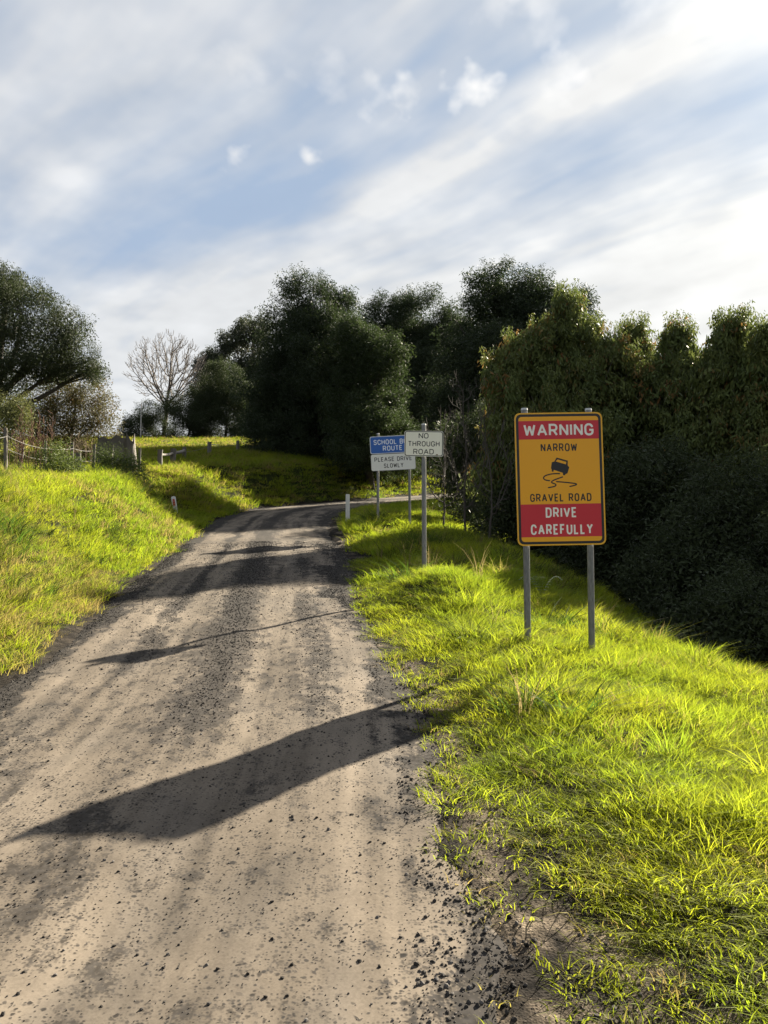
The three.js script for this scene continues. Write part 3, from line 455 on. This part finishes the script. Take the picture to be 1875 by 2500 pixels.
// the bare tree on the hill
function bareTree(name, label, pos, o, category = 'tree') {         // branches grow towards points spread through the crown
  const R = rng(o.seed), t = thing(name, label, category, pos), nodes = [], pts = [], V = (x, y, z) => new THREE.Vector3(x, y, z);
  while (pts.length < o.points) { const p = V(R() * 2 - 1, R() * 2 - 1, R() * 2 - 1); const l = p.length(); if (l > 1 || l < 0.25 * R()) continue; pts.push(V(o.cx + p.x * o.rx, o.cy + p.y * o.ry, p.z * o.rx)); }
  const add = (p, parent) => { nodes.push({ p, parent, kids: 0, r: 0 }); if (parent >= 0) nodes[parent].kids++; return nodes.length - 1; };
  let at = add(V(0, -0.1, 0), -1);
  for (let y = o.step; y < o.fork; y += o.step) at = add(V(o.cx * 0.5 * y / o.fork + (R() - 0.5) * 0.04, y, (R() - 0.5) * 0.04), at);
  for (let it = 0; it < 140 && pts.length; it++) {
    const pull = new Map();
    for (const a of pts) { let b = 1e9, k = -1; for (let i = 0; i < nodes.length; i++) { const d = nodes[i].p.distanceToSquared(a); if (d < b) { b = d; k = i; } } if (b > o.reach * o.reach) continue; const v = a.clone().sub(nodes[k].p).normalize(); pull.has(k) ? pull.get(k).add(v) : pull.set(k, v); }
    if (!pull.size) break;
    for (const [k, v] of pull) { if (nodes[k].kids > 3) continue; v.normalize().add(V(0, o.lift ?? 0.25, 0)).add(V(R() - 0.5, R() - 0.5, R() - 0.5).multiplyScalar(0.35)).normalize(); add(nodes[k].p.clone().addScaledVector(v, o.step), k); }
    for (let i = pts.length - 1; i >= 0; i--) for (let k = nodes.length - 1; k >= 0 && k > nodes.length - 400; k--) if (nodes[k].p.distanceToSquared(pts[i]) < o.kill * o.kill) { pts.splice(i, 1); break; }
  }
  const n0 = nodes.length, mid = V(o.cx, o.cy - o.ry * 0.5, 0);
  for (let k = 0; k < n0; k++) if (nodes[k].kids === 0 || (nodes[k].p.y > o.fork && R() < 0.35)) for (let j = 0; j < 2; j++) { let d = nodes[k].p.clone().sub(mid).normalize().add(V(R() - 0.5, R() * 0.6, R() - 0.5)).normalize(), c = k; for (let m = 0; m < 2; m++) { c = add(nodes[c].p.clone().addScaledVector(d, o.step * (0.7 + 0.5 * R())), c); d.add(V(0, 0.3, 0)).normalize(); } }
  for (let k = nodes.length - 1; k > 0; k--) { const n = nodes[k]; n.r = Math.max(Math.pow(n.r, 1 / 2.55), o.twig); nodes[n.parent].r += Math.pow(n.r, 2.55); } nodes[0].r = Math.pow(nodes[0].r, 1 / 2.55);
  const stem = [], twigs = [], cut = nodes[0].r * 0.3;
  const seg = (a, b, ra, rb, sides) => { const g = new THREE.CylinderGeometry(rb, ra, a.distanceTo(b) * 1.06, sides, 1, true); g.applyQuaternion(new THREE.Quaternion().setFromUnitVectors(V(0, 1, 0), b.clone().sub(a).normalize())); g.translate((a.x + b.x) / 2, (a.y + b.y) / 2, (a.z + b.z) / 2); return g; };
  for (let k = 1; k < nodes.length; k++) { const n = nodes[k], p = nodes[n.parent], big = n.r > cut; (big ? stem : twigs).push(seg(p.p, n.p, Math.min(p.r, n.r * 1.25), n.r, big ? 7 : 4)); }
  part('trunk', mergeGeometries(stem), bark.dark, t); const tw = part('twigs', mergeGeometries(twigs), o.bark ?? bark.grey, t); tw.userData.kind = 'stuff';
  return t;
}
bareTree('bare_tree', 'leafless winter tree with a round crown of twigs on the hill', [-16.3, land(-16.3, 60) - 0.2, -60], { seed: 7, points: 1300, cx: 0.3, cy: 5.2, rx: 3.1, ry: 2.7, fork: 1.5, step: 0.2, reach: 3.2, kill: 0.32, twig: 0.009, lift: 0.35 });
for (let k = 0; k < 3; k++) bareTree('twiggy_shrub', ['leafless grey twiggy bush beside the no through road sign, nearest the verge', 'leafless grey twiggy bush behind the no through road sign, tallest of three', 'leafless grey twiggy bush right of the no through road sign, against the dark shrubs'][k], [1.35 + 0.4 * k, land(1.35 + 0.4 * k, 19.2 - k) - 0.1, -(19.2 - k)],
  { seed: 40 + k, points: 160, cx: 0.1, cy: [1.6, 2.2, 1.8][k], rx: 0.75, ry: [1.2, 1.6, 1.3][k], fork: 0.3, step: 0.12, reach: 3, kill: 0.2, bark: bark.dark, twig: 0.0032, lift: 0.5 }, 'shrub').userData.group = 'leafless bushes by the gully';

// ------------------------------------------------------------------ signs
const GLYPH = {                                                 // stroke letters, one unit high
  A: [0.7, 'M0 1L.35 0L.7 1M.12 .67L.58 .67'], B: [0.58, 'M0 0L.34 0C.5 0 .56 .1 .56 .24C.56 .38 .5 .48 .34 .48L0 .48M.34 .48C.52 .48 .58 .6 .58 .74C.58 .9 .5 1 .34 1L0 1L0 0'], C: [0.6, 'M.6 .3C.58 .1 .47 0 .31 0C.1 0 0 .14 0 .36L0 .64C0 .86 .1 1 .31 1C.47 1 .58 .9 .6 .7'],
  D: [0.6, 'M0 0L.28 0C.5 0 .6 .14 .6 .36L.6 .64C.6 .86 .5 1 .28 1L0 1Z'], E: [0.5, 'M.5 0L0 0L0 1L.5 1M0 .49L.42 .49'], F: [0.5, 'M.5 0L0 0L0 1M0 .49L.42 .49'], G: [0.62, 'M.6 .28C.57 .1 .47 0 .31 0C.1 0 0 .14 0 .36L0 .64C0 .86 .1 1 .31 1C.52 1 .62 .88 .62 .66L.62 .55L.34 .55'],
  H: [0.6, 'M0 0L0 1M.6 0L.6 1M0 .49L.6 .49'], I: [0.02, 'M.01 0L.01 1'], L: [0.48, 'M0 0L0 1L.48 1'], N: [0.6, 'M0 1L0 0L.6 1L.6 0'], O: [0.62, 'M.31 0C.52 0 .62 .14 .62 .36L.62 .64C.62 .86 .52 1 .31 1C.1 1 0 .86 0 .64L0 .36C0 .14 .1 0 .31 0Z'],
  P: [0.58, 'M0 1L0 0L.32 0C.5 0 .58 .12 .58 .28C.58 .44 .5 .56 .32 .56L0 .56'], R: [0.6, 'M0 1L0 0L.32 0C.5 0 .58 .12 .58 .27C.58 .42 .5 .54 .32 .54L0 .54M.32 .54L.6 1'], S: [0.58, 'M.56 .22C.54 .08 .44 0 .29 0C.12 0 .02 .1 .02 .25C.02 .42 .14 .46 .3 .5C.46 .54 .58 .6 .58 .76C.58 .91 .46 1 .29 1C.12 1 .02 .9 0 .76'],
  T: [0.56, 'M0 0L.56 0M.28 0L.28 1'], U: [0.6, 'M0 0L0 .66C0 .88 .1 1 .3 1C.5 1 .6 .88 .6 .66L.6 0'], V: [0.68, 'M0 0L.34 1L.68 0'], W: [0.86, 'M0 0L.2 1L.43 .12L.66 1L.86 0'], Y: [0.66, 'M0 0L.33 .5L.66 0M.33 .5L.33 1'],
};
function letter(ctx, path, x, y, sx, sy) {
  ctx.beginPath();
  for (const m of path.matchAll(/([MLCZ])([^MLCZ]*)/g)) { const v = m[2].trim().split(/\s+/).map(Number).map((n, i) => (i % 2 ? y + n * sy : x + n * sx)); m[1] === 'M' ? ctx.moveTo(v[0], v[1]) : m[1] === 'L' ? ctx.lineTo(v[0], v[1]) : m[1] === 'C' ? ctx.bezierCurveTo(...v) : ctx.closePath(); }
  ctx.stroke();
}
function words(ctx, text, x0, x1, yc, h, colour, weight = 0.17) {     // capitals from x0 to x1, centred on yc
  const lw = h * weight, sy = h - lw; let units = 0, gaps = 0;
  const gap = (a) => (a === ' ' ? 0 : 1); for (const ch of text) { if (ch === ' ') { gaps += 1.6; continue; } units += GLYPH[ch][0]; gaps += gap(ch); } gaps -= 1;
  const gapW = h * 0.30, sx = (x1 - x0 - lw - gaps * gapW) / units; let x = x0 + lw / 2;
  ctx.strokeStyle = colour; ctx.lineWidth = lw; ctx.lineJoin = 'miter'; ctx.lineCap = 'butt'; ctx.miterLimit = 2.2;
  for (const ch of text) { if (ch === ' ') { x += gapW * 1.6; continue; } letter(ctx, GLYPH[ch][1], x, yc - sy / 2, sx, sy); x += GLYPH[ch][0] * sx + gapW; }
}
function roundRect(ctx, x, y, w, h, r) { ctx.beginPath(); ctx.moveTo(x + r, y); ctx.lineTo(x + w - r, y); ctx.quadraticCurveTo(x + w, y, x + w, y + r); ctx.lineTo(x + w, y + h - r); ctx.quadraticCurveTo(x + w, y + h, x + w - r, y + h); ctx.lineTo(x + r, y + h); ctx.quadraticCurveTo(x, y + h, x, y + h - r); ctx.lineTo(x, y + r); ctx.quadraticCurveTo(x, y, x + r, y); ctx.closePath(); }
function speckle(ctx, w, h, n, seed, colour) { const R = rng(seed); for (let i = 0; i < n; i++) { ctx.fillStyle = colour; const s = 1 + 3 * R() * R(); ctx.globalAlpha = 0.10 + 0.25 * R(); ctx.fillRect(R() * w, R() * h, s, s * (0.5 + R())); } ctx.globalAlpha = 1; }
function printed(w, h, draw) { const c = document.createElement('canvas'); c.width = w; c.height = h; draw(c.getContext('2d')); const t = new THREE.CanvasTexture(c); t.colorSpace = THREE.SRGBColorSpace; t.anisotropy = 8; return t; }
function plateShape(w, h, r) { const s = new THREE.Shape(), x = -w / 2, y = -h / 2; s.moveTo(x + r, y); s.lineTo(x + w - r, y); s.quadraticCurveTo(x + w, y, x + w, y + r); s.lineTo(x + w, y + h - r); s.quadraticCurveTo(x + w, y + h, x + w - r, y + h); s.lineTo(x + r, y + h); s.quadraticCurveTo(x, y + h, x, y + h - r); s.lineTo(x, y + r); s.quadraticCurveTo(x, y, x + r, y); return s; }
const steel = (() => {
  const map = dataTexture(64, 512, (u, v, o) => { const n = fbm(u * 14, v * 60, 4), k = 0.17 + 0.14 * (n - 0.5); o[0] = enc(k); o[1] = enc(k * 1.0); o[2] = enc(k * 0.98); });
  return new THREE.MeshStandardMaterial({ map, metalness: 0.55, roughness: 0.48 });
})();
const alu = new THREE.MeshStandardMaterial({ color: rgb(0.42, 0.42, 0.40), metalness: 0.7, roughness: 0.4 });
function signFace(w, h, r, map, parent, name = 'sign_face', bow = 0) {
  const shape = plateShape(w, h, r), plate = new THREE.ExtrudeGeometry(shape, { depth: 0.004, bevelEnabled: false, curveSegments: 8 }); plate.translate(0, 0, -0.0045);
  let face = new THREE.ShapeGeometry(shape, 8); const p = face.attributes.position, uv = face.attributes.uv; for (let i = 0; i < p.count; i++) uv.setXY(i, p.getX(i) / w + 0.5, p.getY(i) / h + 0.5);
  const g = part('sign_plate', plate, alu, parent), f = part(name, face, new THREE.MeshStandardMaterial({ map, roughness: 0.42 }), g); f.position.z = 0.0008; return g;
}
function sPost(x, y0, y1, z, parent, lean = 0, r = 0.028) {
  const L = y1 - y0, g = new THREE.CylinderGeometry(r, r, L, 20); const m = part('post', g, steel, parent); m.position.set(x + lean * 0.5, (y0 + y1) / 2, z); m.rotation.z = -Math.atan2(lean, L);
  const cap = part('post_cap', new THREE.CylinderGeometry(r * 0.96, r * 1.07, 0.018, 20), alu, m); cap.position.y = L / 2 + 0.009; return m;
}
function clamps(ys, xs, z, parent, r = 0.028) { for (const y of ys) for (const x of xs) { const m = part('clamp', new THREE.TorusGeometry(r + 0.004, 0.006, 6, 16), alu, parent); m.rotation.x = Math.PI / 2; m.scale.set(1, 1, 2.4); m.position.set(x, y, z); } }
{ // the warning sign
  const W = 0.765, H = 1.152, map = printed(1024, 1542, (c) => {
    const k = 1024 / 1205, Y = '#e9a200', RED = '#c01f2c', BLK = '#15120f', WH = '#e9e6dc'; c.scale(k, k);
    c.fillStyle = '#e0a51a'; c.fillRect(0, 0, 1205, 1815); c.fillStyle = BLK; roundRect(c, 20, 20, 1165, 1775, 80); c.fill(); c.save(); roundRect(c, 54, 54, 1097, 1707, 52); c.clip();
    c.fillStyle = Y; c.fillRect(0, 0, 1205, 1815); c.fillStyle = RED; c.fillRect(0, 112, 1205, 254); c.fillRect(0, 1253, 1205, 446); c.restore();
    words(c, 'WARNING', 122, 1082, 238, 168, WH, 0.17); words(c, 'NARROW', 350, 848, 480, 110, BLK, 0.16); words(c, 'GRAVEL ROAD', 186, 1024, 1165, 110, BLK, 0.16); words(c, 'DRIVE', 392, 818, 1368, 138, WH, 0.165); words(c, 'CAREFULLY', 184, 1030, 1597, 142, WH, 0.165);
    const at = (p) => p.map(([x, y]) => [x - 315, y - 150]);
    const poly = (p) => { c.beginPath(); at(p).forEach(([x, y], i) => (i ? c.lineTo(x, y) : c.moveTo(x, y))); c.closePath(); c.fill(); };
    c.fillStyle = BLK; poly([[812, 832], [846, 822], [880, 768], [1032, 814], [1027, 878], [1048, 905], [1022, 985], [992, 1000], [984, 1014], [960, 1010], [958, 980], [836, 936], [828, 962], [808, 960], [806, 930], [798, 915], [804, 868]]);
    c.fillStyle = Y; poly([[891, 794], [1010, 830], [1004, 864], [864, 822]]);
    c.strokeStyle = BLK; c.lineWidth = 17; c.lineCap = 'round';
    const cv = (a) => { c.beginPath(); const p = at(a); c.moveTo(...p[0]); for (let i = 1; i + 2 < p.length + 0.5; i += 3) c.bezierCurveTo(...p[i], ...p[i + 1], ...p[i + 2]); c.stroke(); };
    cv([[912, 990], [800, 982], [692, 1008], [692, 1046], [692, 1068], [730, 1080], [772, 1083]]); cv([[950, 1036], [890, 1056], [800, 1082], [800, 1104], [802, 1124], [858, 1120], [858, 1146], [856, 1164], [800, 1172], [756, 1178]]); cv([[868, 1098], [940, 1104], [1080, 1118], [1128, 1130], [1168, 1142], [1100, 1158], [1050, 1166]]);
    speckle(c, 1205, 1815, 900, 3, '#2a2418');
  });
  const gx = 1.525, y0 = land(1.525, 7.05) - 0.3;
  const s = thing('warning_sign', 'large red and yellow sign reading WARNING NARROW GRAVEL ROAD DRIVE CAREFULLY', 'sign', [gx, y0, -7.05]);
  const yc = 2.353 - y0; s.rotation.y = 0.02;
  sPost(-0.288, 0, 2.955 - y0, -0.044, s, -0.012); sPost(0.262, 0, 2.955 - y0, -0.044, s, 0.0);
  const p = signFace(W, H, 0.058, map, s); p.position.set(-0.004, yc, 0); p.rotation.z = 0.018; clamps([yc - 0.38, yc + 0.38], [-0.29, 0.262], -0.044, s);
}
{ // NO THROUGH ROAD
  const W = 0.482, H = 0.318, map = printed(1024, 676, (c) => {
    c.fillStyle = '#d9d8cc'; c.fillRect(0, 0, 1024, 676); c.fillStyle = '#26241f'; roundRect(c, 10, 10, 1004, 656, 62); c.fill(); c.fillStyle = '#dedccc'; roundRect(c, 32, 30, 960, 616, 46); c.fill();
    words(c, 'NO', 374, 634, 128, 142, '#191815', 0.15); words(c, 'THROUGH', 98, 928, 340, 142, '#191815', 0.15); words(c, 'ROAD', 236, 776, 548, 142, '#191815', 0.15);
    c.fillStyle = '#4b463c'; c.beginPath(); c.arc(492, 62, 13, 0, 7); c.fill(); c.beginPath(); c.arc(512, 626, 12, 0, 7); c.fill(); c.fillStyle = '#6b5a43'; c.fillRect(832, 612, 54, 26); c.fillRect(18, 200, 14, 60); speckle(c, 1024, 676, 500, 9, '#3a3324');
  });
  const y0 = land(0.49, 10.1) - 0.3, s = thing('road_sign', 'white sign reading NO THROUGH ROAD on a single grey post', 'sign', [0.492, y0, -10.1]);
  sPost(0.004, 0, 3.33 - y0, -0.044, s, 0); const p = signFace(W, H, 0.03, map, s); p.position.set(0.002, 3.092 - y0, 0); p.rotation.z = -0.012; clamps([3.18 - y0, 3.0 - y0], [0.004], -0.044, s);
}
{ // SCHOOL BUS ROUTE over PLEASE DRIVE SLOWLY
  const W = 1.0, blue = printed(1024, 400, (c) => { c.fillStyle = '#c9ccd0'; c.fillRect(0, 0, 1024, 400); c.fillStyle = '#1557a6'; roundRect(c, 14, 14, 996, 372, 48); c.fill(); words(c, 'SCHOOL BUS', 84, 940, 136, 116, '#dfe3e6', 0.15); words(c, 'ROUTE', 290, 734, 282, 116, '#dfe3e6', 0.15); speckle(c, 1024, 400, 250, 4, '#20242a'); });
  const white = printed(1024, 386, (c) => { c.fillStyle = '#55524a'; c.fillRect(0, 0, 1024, 386); c.fillStyle = '#dad8ce'; roundRect(c, 8, 8, 1008, 370, 44); c.fill(); words(c, 'PLEASE DRIVE', 84, 944, 124, 102, '#1d1b18', 0.15); words(c, 'SLOWLY', 292, 742, 272, 102, '#1d1b18', 0.15); speckle(c, 1024, 386, 300, 6, '#3a3324'); });
  const y0 = land(0.2, 18.2) - 0.4, s = thing('bus_route_sign', 'blue SCHOOL BUS ROUTE sign above white PLEASE DRIVE SLOWLY sign on two posts', 'sign', [0.2, y0, -18.2]);
  sPost(-0.335, 0, 4.47 - y0, -0.044, s, -0.0); sPost(0.372, 0, 4.40 - y0, -0.044, s, 0);
  for (const [h, face, up] of [[0.392, blue, 0.198], [0.378, white, -0.195]]) { const p = signFace(W, h, 0.045, face, s); p.position.set(-0.003 - up * 0.052, 4.035 - y0 + up, 0); p.rotation.z = 0.052; }
  clamps([4.2 - y0, 3.85 - y0], [-0.335, 0.372], -0.044, s);
}
// guide posts
function guidePost(name, label, x, d, top, lean, turn, red) {
  const y0 = land(x, d) - 0.15, h = top - y0, w = 0.1, sh = new THREE.Shape(); sh.moveTo(-w / 2, 0); sh.lineTo(w / 2, 0); sh.lineTo(w / 2, h - 0.03); sh.quadraticCurveTo(w / 2, h, 0, h); sh.quadraticCurveTo(-w / 2, h, -w / 2, h - 0.03); sh.closePath();
  const t = thing(name, label, 'post', [x, y0, -d], 'white roadside guide posts'), white = new THREE.MeshStandardMaterial({ color: rgb(0.62, 0.62, 0.60), roughness: 0.6 });
  const g = new THREE.ExtrudeGeometry(sh, { depth: 0.022, bevelEnabled: true, bevelSize: 0.004, bevelThickness: 0.004, bevelSegments: 2 }); part('post', g, white, t);
  for (const k of [-1, 1]) { const r = part('rib', new THREE.BoxGeometry(0.014, h - 0.1, 0.02), white, t); r.position.set(k * 0.043, (h - 0.1) / 2, 0.034); }
  const ref = part('reflector', new THREE.BoxGeometry(0.052, 0.17, 0.006), new THREE.MeshStandardMaterial({ color: red ? rgb(0.45, 0.025, 0.02) : rgb(0.5, 0.5, 0.48), roughness: 0.35 }), t); ref.position.set(0, h - 0.15, red ? 0.032 : -0.012);
  if (red) for (const k of [0.03, -0.035]) { const b = part('bolt', new THREE.SphereGeometry(0.011, 8, 6), alu, t); b.position.set(0, h - 0.15 + k, 0.035); }
  t.rotation.set(0, turn, lean); return t;
}
guidePost('guide_post', 'white guide post with red reflector leaning at the foot of the left bank', -5.18, 20.5, 3.25, 0.16, 0.12, true);
guidePost('guide_post', 'plain white guide post standing left of the school bus sign', -0.98, 22, 3.42, 0.0, 0.3, false);

// ------------------------------------------------------------------ fences, stump, weeds, odds and ends
const timber = [0.10, 0.14, 0.19].map((v) => { const map = dataTexture(64, 256, (u, w, o) => { const n = fbm(u * 22, w * 5, 4), k = v * (0.6 + 0.9 * n); o[0] = enc(k); o[1] = enc(k * 0.9); o[2] = enc(k * 0.78); }); return new THREE.MeshStandardMaterial({ map, bumpMap: map, bumpScale: 0.01, roughness: 0.95 }); });
const wireMat = new THREE.MeshStandardMaterial({ color: rgb(0.085, 0.08, 0.075), roughness: 0.6 });
function stake(x, d, top, r, mat, parent, R, base) {
  const y0 = land(x, d) - 0.3, h = top - y0, g = new THREE.CylinderGeometry(r * 0.92, r, h, 7, 4), p = g.attributes.position; for (let i = 0; i < p.count; i++) p.setXYZ(i, p.getX(i) * (0.88 + 0.24 * R()) + p.getY(i) * 0.01, p.getY(i), p.getZ(i) * (0.88 + 0.24 * R()));
  g.computeVertexNormals(); const m = part('post', g, mat, parent); m.position.set(x - base[0], y0 + h / 2 - base[1], -d - base[2]); m.rotation.set((R() - 0.5) * 0.05, R() * 6, (R() - 0.5) * 0.07); return [x, top, d];
}
{
  const R = rng(77), b = [-7.5, land(-7.5, 20), -20];
  const f = thing('wire_fence', 'old paddock fence of thin timber posts and pale sagging wires on the left bank', 'fence', b);
  const posts = [[-7.43, 14.2, 3.9, 0.035], [-7.43, 16, 4.25, 0.04], [-7.49, 18, 4.28, 0.035], [-7.5, 19.6, 4.5, 0.035], [-7.5, 20.0, 4.28, 0.08], [-7.5, 21.05, 4.65, 0.035], [-7.5, 22, 4.6, 0.035], [-7.5, 22.5, 4.85, 0.038], [-7.5, 22.3, 4.6, 0.085], [-7.5, 24.2, 5.05, 0.05]].map(([x, d, top, r], i) => { const p = stake(x, d, top, r, timber[0], f, R, b); return [p, r]; });
  const run = posts.filter(([, r]) => r < 0.05).map(([p]) => p);
  for (let k = 0; k < run.length - 1; k++) for (const drop of [0.17, 0.42]) {
    const [x0, t0, d0] = run[k], [x1, t1, d1] = run[k + 1], sag = 0.02 + 0.03 * R(); if (drop > 0.3 && R() < 0.2) continue;
    const c = new THREE.QuadraticBezierCurve3(new THREE.Vector3(x0 - b[0] + 0.03, t0 - drop - b[1], -d0 - b[2]), new THREE.Vector3((x0 + x1) / 2 - b[0] + 0.03, (t0 + t1) / 2 - drop - sag * 2 - b[1], -(d0 + d1) / 2 - b[2]), new THREE.Vector3(x1 - b[0] + 0.03, t1 - drop - b[1], -d1 - b[2]));
    part('wire', new THREE.TubeGeometry(c, 10, drop < 0.3 ? 0.005 : 0.004, 5), wireMat, f);
  }
}
{
  const R = rng(78), b = [-7.3, land(-7.3, 30), -30];
  const f = thing('timber_fence', 'dark timber post and rail fence climbing the shaded hillside behind the bank', 'fence', b);
  const posts = [[-7.5, 25, 5.08, 0.05], [-7.2, 26.2, 5.2, 0.085], [-7.2, 27.8, 5.45, 0.10], [-7.6, 31, 5.95, 0.085], [-7.5, 35, 6.72, 0.09], [-7, 39, 7.36, 0.09], [-6.3, 42, 8.1, 0.09]].map(([x, d, top, r]) => stake(x, d, top, r, timber[0], f, R, b));
  const rail = (i, j, drop, r, m) => { const [x0, t0, d0] = posts[i], [x1, t1, d1] = posts[j]; part(r > 0.03 ? 'rail' : 'wire', limb([new THREE.Vector3(x0 - b[0], t0 - drop - b[1], -d0 - b[2]), new THREE.Vector3((x0 + x1) / 2 - b[0], (t0 + t1) / 2 - drop - 0.03 - b[1], -(d0 + d1) / 2 - b[2]), new THREE.Vector3(x1 - b[0], t1 - drop - b[1], -d1 - b[2])], r, r), m, f); };
  rail(2, 3, 0.14, 0.06, timber[2]); rail(1, 2, 0.16, 0.045, timber[2]);
  for (let k = 3; k < 6; k++) for (const dr of [0.2, 0.5]) rail(k, k + 1, dr, 0.006, wireMat);
}
{ // weathered stump by the gateway
  const R = rng(81), x = -8.3, d = 25.2, y0 = land(x, d) - 0.2, s = thing('tree_stump', 'weathered grey hollow tree stump with jagged top behind the wire fence', 'stump', [x, y0, -d]);
  const ring = (rx, rz, h, n, jag, seed) => { const K = rng(seed), g = new THREE.CylinderGeometry(1, 1.15, 1, n, 6, true), p = g.attributes.position, jit = Array.from({ length: n }, () => K()); for (let i = 0; i < p.count; i++) { const t = p.getY(i) + 0.5, a = Math.round((Math.atan2(p.getX(i), p.getZ(i)) / 6.2832 + 1) * n) % n, k = 0.85 + 0.3 * jit[a]; p.setXYZ(i, p.getX(i) * rx * k, t * h * (1 - jag * jit[(a * 3) % n] * t), p.getZ(i) * rz * k); } g.computeVertexNormals(); return g; };
  const mat = timber[0].clone(); mat.side = THREE.DoubleSide;
  part('stump_body', ring(0.52, 0.4, 1.25, 22, 0.18, 3), mat, s); const snag = part('snag', ring(0.19, 0.16, 1.4, 9, 0.4, 8), mat, s); snag.position.set(0.52, 0, 0.15); snag.rotation.z = 0.08;
}
function weeds(name, label, x, d, n, h, spreadR, colour, seed, group) {
  const R = rng(seed), gs = [], t = thing(name, label, 'weeds', [x, land(x, d) - 0.05, -d], group);
  for (let k = 0; k < n; k++) { const a = R() * 6.283, r = spreadR * Math.sqrt(R()), hh = h * (0.5 + 0.6 * R()), p = new THREE.Vector3(Math.cos(a) * r, 0, Math.sin(a) * r), q = p.clone().add(new THREE.Vector3((R() - 0.5) * 0.25, hh, (R() - 0.5) * 0.25)); gs.push(limb([p, p.clone().lerp(q, 0.5).add(new THREE.Vector3((R() - 0.5) * 0.06, 0, 0)), q], 0.007, 0.003, 4));
    for (let j = 0; j < 4; j++) { const f = p.clone().lerp(q, 0.5 + 0.5 * R()), g = f.clone().add(new THREE.Vector3((R() - 0.5) * 0.2, 0.15 * R() + 0.05, (R() - 0.5) * 0.2)); gs.push(limb([f, f.clone().lerp(g, 0.5), g], 0.006, 0.007, 4)); } }
  part('stems', mergeGeometries(gs), new THREE.MeshStandardMaterial({ color: colour, roughness: 1 }), t); return t;
}
weeds('dry_weeds', 'stand of tall reddish-brown dry weeds behind the wire fence', -7.9, 18.2, 46, 1.35, 0.5, rgb(0.12, 0.065, 0.04), 91);
weeds('dry_weeds', 'pale dry weeds between the tree stump and the fence', -8.6, 23, 26, 0.9, 0.4, rgb(0.17, 0.13, 0.08), 92);
weeds('dry_weeds', 'grey dead weeds at the left edge of the bank top', -7.2, 14.6, 24, 0.9, 0.45, rgb(0.15, 0.125, 0.10), 93);
tree('shrub', 'small green bush at the foot of the wire fence', 'shrub', 'olive', 17.2, [-6.9, 17.2], [[-6.9, land(-6.9, 17.2) + 0.22, 0.34, 0.3]], { girth: 0.02, tint: rgb(0.9, 1.3, 0.8), tips: 0 });
tree('shrub', 'small green bush on the bank top in front of the tree stump', 'shrub', 'olive', 20.5, [-6.9, 20.5], [[-6.9, land(-6.9, 20.5) + 0.22, 0.32, 0.28], [-6.3, land(-6.3, 20.5) + 0.18, 0.28, 0.24]], { girth: 0.02, tint: rgb(0.8, 1.2, 0.8), tips: 0 });
{ // pale pole far up the hill
  const x = -16.75, d = 56, y0 = land(x, d) - 0.3, s = thing('pale_pole', 'slim pale pole standing before the dark shrubs below the bare tree', 'pole', [x, y0, -d]); const p = part('shaft', new THREE.CylinderGeometry(0.035, 0.05, 2.7, 8), new THREE.MeshStandardMaterial({ color: rgb(0.38, 0.36, 0.33), roughness: 0.8 }), s); p.position.y = 1.35;
}
{ // glossy fern frond catching the light beside the warning sign
  const x = 1.95, d = 10.2, t = thing('fern', 'small fern with glinting fronds in the shade between the sign posts', 'fern', [x, land(x, d), -d]), R = rng(33), mat = leafLike({ color: rgb(0.10, 0.15, 0.05), transmission: 0.2, clearcoat: 1, clearcoatRoughness: 0.2 });
  for (let k = 0; k < 6; k++) {
    const a = k * 1.05 + R(), pos = [], idx = [], n = 14; for (let j = 1; j < n; j++) { const tt = j / n, r = 0.28 * tt, y = 0.24 * Math.sin(tt * 2.3), w = 0.085 * Math.sin(Math.PI * (0.15 + 0.85 * tt)), cx = Math.cos(a) * r, cz = Math.sin(a) * r, nx = -Math.sin(a), nz = Math.cos(a); for (const sd of [-1, 1]) { const q = pos.length / 3; pos.push(cx, y, cz, cx + nx * w * sd + Math.cos(a) * 0.012, y - 0.012, cz + nz * w * sd + Math.sin(a) * 0.012, cx + Math.cos(a) * 0.016, y, cz + Math.sin(a) * 0.016); idx.push(q, q + 1, q + 2); } }
    const g = new THREE.BufferGeometry(); g.setAttribute('position', new THREE.Float32BufferAttribute(pos, 3)); g.setIndex(idx); g.computeVertexNormals(); part('frond', g, mat, t);
  }
}
function fallenLeaf(label, x, d, turn, len, colour) {
  const g = new THREE.PlaneGeometry(len, len * 0.3, 10, 4), p = g.attributes.position; for (let i = 0; i < p.count; i++) { const t = p.getX(i) / len + 0.5, w = Math.sin(Math.PI * clamp(t, 0.02, 0.98)); p.setXYZ(i, p.getX(i), p.getY(i) * w, 0.16 * Math.abs(p.getY(i)) * 2 + len * 0.12 * Math.sin(t * 3.1)); } g.rotateX(-Math.PI / 2); g.computeVertexNormals();
  const L = lane(x, d), c = L, y = Math.max(land(x, d, L), slope(d) + roadHeight(L.q, L.w, L.s, d)) - 0.02, t = thing('fallen_leaf', label, 'leaf', [x, y, -d], 'fallen gum leaves'); t.rotation.y = turn; part('leaf_blade', g, leafLike({ color: colour, transmission: 0.25 }), t);
  const st = part('leaf_stalk', new THREE.CylinderGeometry(0.0012, 0.0012, len * 0.3, 5), timber[1], t); st.rotation.z = Math.PI / 2; st.position.set(-len * 0.62, 0.004, 0);
}
fallenLeaf('reddish fallen leaf on the dark shoulder beside the road', 0.39, 3.98, 0.9, 0.085, rgb(0.36, 0.15, 0.08));
fallenLeaf('brown curled fallen leaf lying in the thin grass near the camera', 0.80, 3.36, 2.6, 0.10, rgb(0.30, 0.13, 0.06));
renderer.render(scene, camera);
